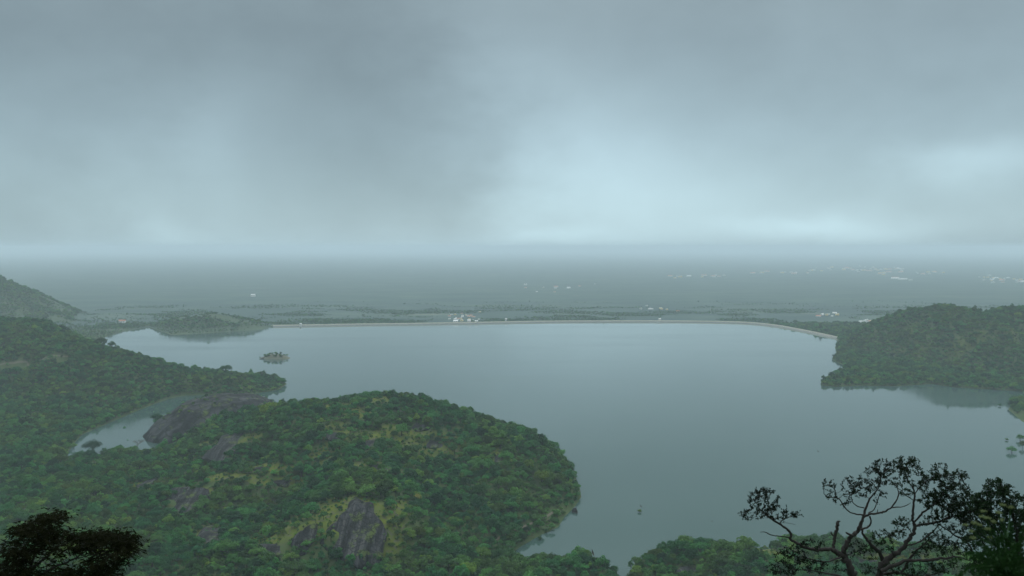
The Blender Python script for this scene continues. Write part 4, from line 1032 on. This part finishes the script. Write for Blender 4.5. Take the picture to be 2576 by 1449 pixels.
# ------------------------------------------------------------------ birds over the lake
def bird(u, v, dist, span, bank, yaw, label, flap=0.25):
    p = at_y(u, v, dist); s = span / 2; mb = MB()
    mb.tube([(-0.42 * s, 0, 0), (-0.2 * s, 0, 0), (0.12 * s, 0, 0.0), (0.36 * s, 0, 0.03 * s), (0.46 * s, 0, 0.04 * s), (0.56 * s, 0, 0.02 * s)], [0.02 * s, 0.07 * s, 0.10 * s, 0.07 * s, 0.06 * s, 0.01 * s], 8)
    mb.add([(-0.4 * s, 0.02 * s, 0), (-0.4 * s, -0.02 * s, 0), (-0.72 * s, -0.13 * s, 0), (-0.66 * s, 0, 0.01 * s), (-0.72 * s, 0.13 * s, 0)], [(0, 1, 2, 3, 4)])
    for g in (1, -1):
        top = [(0.2 * s, g * 0.06 * s, 0.05 * s), (0.24 * s, g * 0.45 * s, flap * 0.55 * s), (0.02 * s, g * 1.0 * s, flap * s), (-0.1 * s, g * 0.95 * s, flap * 0.95 * s), (-0.12 * s, g * 0.45 * s, flap * 0.5 * s), (-0.16 * s, g * 0.06 * s, 0.03 * s)]
        bot = [(x, y, z - 0.02 * s) for x, y, z in top]; n = 6
        mb.add(top + bot, [tuple(range(n)), tuple(reversed(range(n, 2 * n)))] + [(k, n + k, n + (k + 1) % n, (k + 1) % n) for k in range(n)])
    o = mb.build('bird', M['bird']); o.location = p; o.rotation_euler = (bank, 0.05, yaw)
    tag(o, label, 'bird', 'birds flying over the lake')
bird(2058, 1136, 130, 0.55, 0.3, 0.2, 'largest dark bird, flying above the crown of the taller gnarled tree')
bird(1960, 1157, 190, 0.5, -0.4, 1.2, 'tiny bird flying left of the largest bird')
bird(1982, 1187, 190, 0.5, 0.2, 1.5, 'tiny bird gliding just below the other tiny one')
bird(1757, 1170, 170, 0.5, 0.1, 2.8, 'small bird alone over the middle of the lake')
bird(1612, 1274, 120, 0.5, 0.5, 0.5, 'bird flying right above the lone bush in the lake')
bird(1503, 1323, 190, 0.5, -0.6, 1.0, 'faint bird over the water near the hill point')
bird(1791, 1312, 170, 0.5, 0.4, -0.6, 'small bird left of the leafy end of the long limb')
bird(1896, 1345, 170, 0.5, 0.3, 2.0, 'small bird under the leafy end of the long limb')
bird(1491, 1391, 75, 0.6, 0.9, 0.5, 'dark bird passing over the shore ridge trees')
bird(1791, 1372, 170, 0.6, 0.2, 0.3, 'bird low over the ridge trees')
bird(2076, 905, 900, 1.6, 0.3, 0.3, 'dark bird near the right point shore')

# ------------------------------------------------------------------ haze: one even box of air
def haze_box():
    m, nt, out = new_mat('haze')
    v = node(nt, 'ShaderNodeVolumePrincipled')
    v.inputs['Color'].default_value = HAZE_COL; v.inputs['Density'].default_value = HAZE_D; v.inputs['Anisotropy'].default_value = 0.0
    nt.links.new(v.outputs[0], out.inputs['Volume'])
    b = MB(); b.box((0, 72000, (HAZE_TOP - 9) / 2), (260000, 160000, HAZE_TOP + 9))
    o = b.build('haze', m); tag(o, 'pale blue grey haze filling the air over the lake and plain', 'haze', kind='stuff')
HAZE_COL = (0.77, 0.91, 0.985, 1); HAZE_D = 5.9e-5; HAZE_TOP = 470
haze_box()

# ------------------------------------------------------------------ sky
SUN_EL, SUN_AZ = 52.0, 12.0        # degrees; azimuth clockwise from straight ahead
wd = bpy.data.worlds.new('World'); sc.world = wd; wd.use_nodes = True
nt = wd.node_tree; nt.nodes.clear()
out = nt.nodes.new('ShaderNodeOutputWorld')
sky = nt.nodes.new('ShaderNodeTexSky'); sky.sky_type = 'NISHITA'; sky.sun_disc = False
sky.sun_elevation = math.radians(SUN_EL); sky.sun_rotation = math.radians(SUN_AZ)
bg1 = nt.nodes.new('ShaderNodeBackground'); bg1.inputs[1].default_value = 0.08; nt.links.new(sky.outputs[0], bg1.inputs[0])
tc = nt.nodes.new('ShaderNodeTexCoord'); D = tc.outputs['Generated']
sp = nt.nodes.new('ShaderNodeSeparateXYZ'); nt.links.new(D, sp.inputs[0])
fy = mth(nt, 'MAXIMUM', sp.outputs[1], 0.05)
wz = noise(nt, mapping(nt, D, (1.0, 1.0, 1.8)), 3.2, 5, 0.5); wz2 = noise(nt, mapping(nt, D, (1.3, 1.3, 2.2)), 9.0, 5, 0.55)
wsp = nt.nodes.new('ShaderNodeSeparateColor'); nt.links.new(wz.outputs['Color'], wsp.inputs[0])
wsp2 = nt.nodes.new('ShaderNodeSeparateColor'); nt.links.new(wz2.outputs['Color'], wsp2.inputs[0])
def warp(base, ch, a1, a2):
    t = mth(nt, 'MULTIPLY_ADD', mth(nt, 'SUBTRACT', wsp.outputs[ch], 0.5), a1, base)
    return mth(nt, 'MULTIPLY_ADD', mth(nt, 'SUBTRACT', wsp2.outputs[ch], 0.5), a2, t)
AX = warp(mth(nt, 'DIVIDE', sp.outputs[0], fy), 0, 0.16, 0.07)
AZ = warp(mth(nt, 'DIVIDE', sp.outputs[2], fy), 1, 0.07, 0.025)
el = mth(nt, 'ADD', sp.outputs[2], mth(nt, 'MULTIPLY', mth(nt, 'SUBTRACT', wsp.outputs[2], 0.5), 0.05))
base = ramp(nt, [(0.0, (0.40, 0.56, 0.62)), (0.04, (0.395, 0.55, 0.61)), (0.12, (0.345, 0.475, 0.535)), (0.22, (0.28, 0.375, 0.42)), (0.30, (0.28, 0.365, 0.40)), (0.45, (0.62, 0.74, 0.79)), (0.75, (1.35, 1.50, 1.58)), (1.0, (1.65, 1.8, 1.88))], el).outputs[0]
# soft cloud masses: (azimuth, elevation as tangents, half widths, tilt, brightness change, blueness)
def blob(u, v, su, sv, tilt, amp):
    x0, z0 = (u - CX) / F, (HOR - v) / F
    dx, dz = mth(nt, 'SUBTRACT', AX, x0), mth(nt, 'SUBTRACT', AZ, z0)
    c, s = math.cos(tilt), math.sin(tilt)
    a = mth(nt, 'MULTIPLY_ADD', dx, c * F / su, mth(nt, 'MULTIPLY', dz, s * F / su))
    b = mth(nt, 'MULTIPLY_ADD', dx, -s * F / sv, mth(nt, 'MULTIPLY', dz, c * F / sv))
    q = mth(nt, 'MULTIPLY_ADD', a, a, mth(nt, 'MULTIPLY', b, b))
    return mth(nt, 'MULTIPLY', mth(nt, 'EXPONENT', mth(nt, 'MULTIPLY', q, -1.0)), amp)
blobs = [(960, 340, 330, 240, -0.75, -0.12), (150, 150, 420, 260, 0, -0.08), (700, 60, 600, 190, 0, -0.06), (1480, 400, 300, 260, -0.9, 0.15), (1700, 480, 520, 130, 0, 0.13), (2080, 556, 300, 38, 0.02, 0.22), (1380, 596, 190, 26, 0, 0.14),
         (430, 590, 100, 70, -0.6, 0.09), (600, 640, 520, 60, 0, 0.07), (1000, 600, 240, 60, 0, 0.08), (2480, 410, 190, 55, 0.05, 0.20), (2530, 640, 220, 60, 0, -0.12), (60, 560, 200, 120, 0, -0.06), (1150, 470, 160, 140, -0.6, -0.05), (2350, 130, 420, 160, 0, 0.02), (1250, 120, 150, 160, -0.5, 0.05), (560, 330, 120, 110, 0, 0.05)]
L = None
for bl in blobs:
    t = blob(*bl); L = t if L is None else mth(nt, 'ADD', L, t)
L = mth(nt, 'ADD', L, mth(nt, 'MULTIPLY', mth(nt, 'SUBTRACT', wz2.outputs[0], 0.5), 0.13))
st_map = node(nt, 'ShaderNodeMapping'); st_map.inputs['Rotation'].default_value = (0, math.radians(48), 0); st_map.inputs['Scale'].default_value = (5.5, 1.0, 2.6); nt.links.new(D, st_map.inputs['Vector'])
st_n = noise(nt, st_map.outputs[0], 1.0, 4, 0.5)
L = mth(nt, 'ADD', L, mth(nt, 'MULTIPLY', mth(nt, 'SUBTRACT', st_n.outputs[0], 0.5), 0.12))
L = mth(nt, 'MAXIMUM', mth(nt, 'ADD', L, 1.0 - 0.0), 0.3)
# brightness change also shifts the hue: bright gaps are bluer
vm = nt.nodes.new('ShaderNodeVectorMath'); vm.operation = 'SCALE'; nt.links.new(base, vm.inputs[0]); nt.links.new(mth(nt, 'MULTIPLY_ADD', mth(nt, 'SUBTRACT', L, 1.0), 1.7, 1.0), vm.inputs['Scale'])
bg2 = nt.nodes.new('ShaderNodeBackground'); bg2.inputs[1].default_value = 1.0; nt.links.new(vm.outputs[0], bg2.inputs[0])
mx = nt.nodes.new('ShaderNodeMixShader'); mx.inputs[0].default_value = 0.93
nt.links.new(bg1.outputs[0], mx.inputs[1]); nt.links.new(bg2.outputs[0], mx.inputs[2]); nt.links.new(mx.outputs[0], out.inputs[0])

sl = bpy.data.lights.new('sun', 'SUN'); sl.energy = 1.1; sl.angle = math.radians(12); sl.color = (1.0, 0.96, 0.9)
so = bpy.data.objects.new('sun', sl); COL.objects.link(so)
a, e_ = math.radians(SUN_AZ), math.radians(SUN_EL)
dv = Vector((math.sin(a) * math.cos(e_), math.cos(a) * math.cos(e_), math.sin(e_)))
so.rotation_euler = dv.to_track_quat('Z', 'Y').to_euler(); so.location = (0, 0, 900)

# ------------------------------------------------------------------ camera and render
cam = bpy.data.cameras.new('camera'); cam.sensor_width = 36; cam.lens = F / 2576 * 36
cam.clip_start = 0.2; cam.clip_end = 400000
cam.dof.use_dof = True; cam.dof.focus_distance = 400; cam.dof.aperture_fstop = 4.5
co = bpy.data.objects.new('camera', cam); COL.objects.link(co); co.location = (0, 0, H)
co.rotation_euler = (math.pi / 2 - PITCH, 0, 0); sc.camera = co
sc.view_settings.view_transform = 'Standard'; sc.view_settings.look = 'None'; sc.view_settings.exposure = 0; sc.view_settings.gamma = 1
cy = sc.cycles
cy.use_denoising = True; cy.max_bounces = 6; cy.diffuse_bounces = 3; cy.glossy_bounces = 3; cy.transmission_bounces = 3; cy.volume_bounces = 2
cy.sample_clamp_indirect = 6
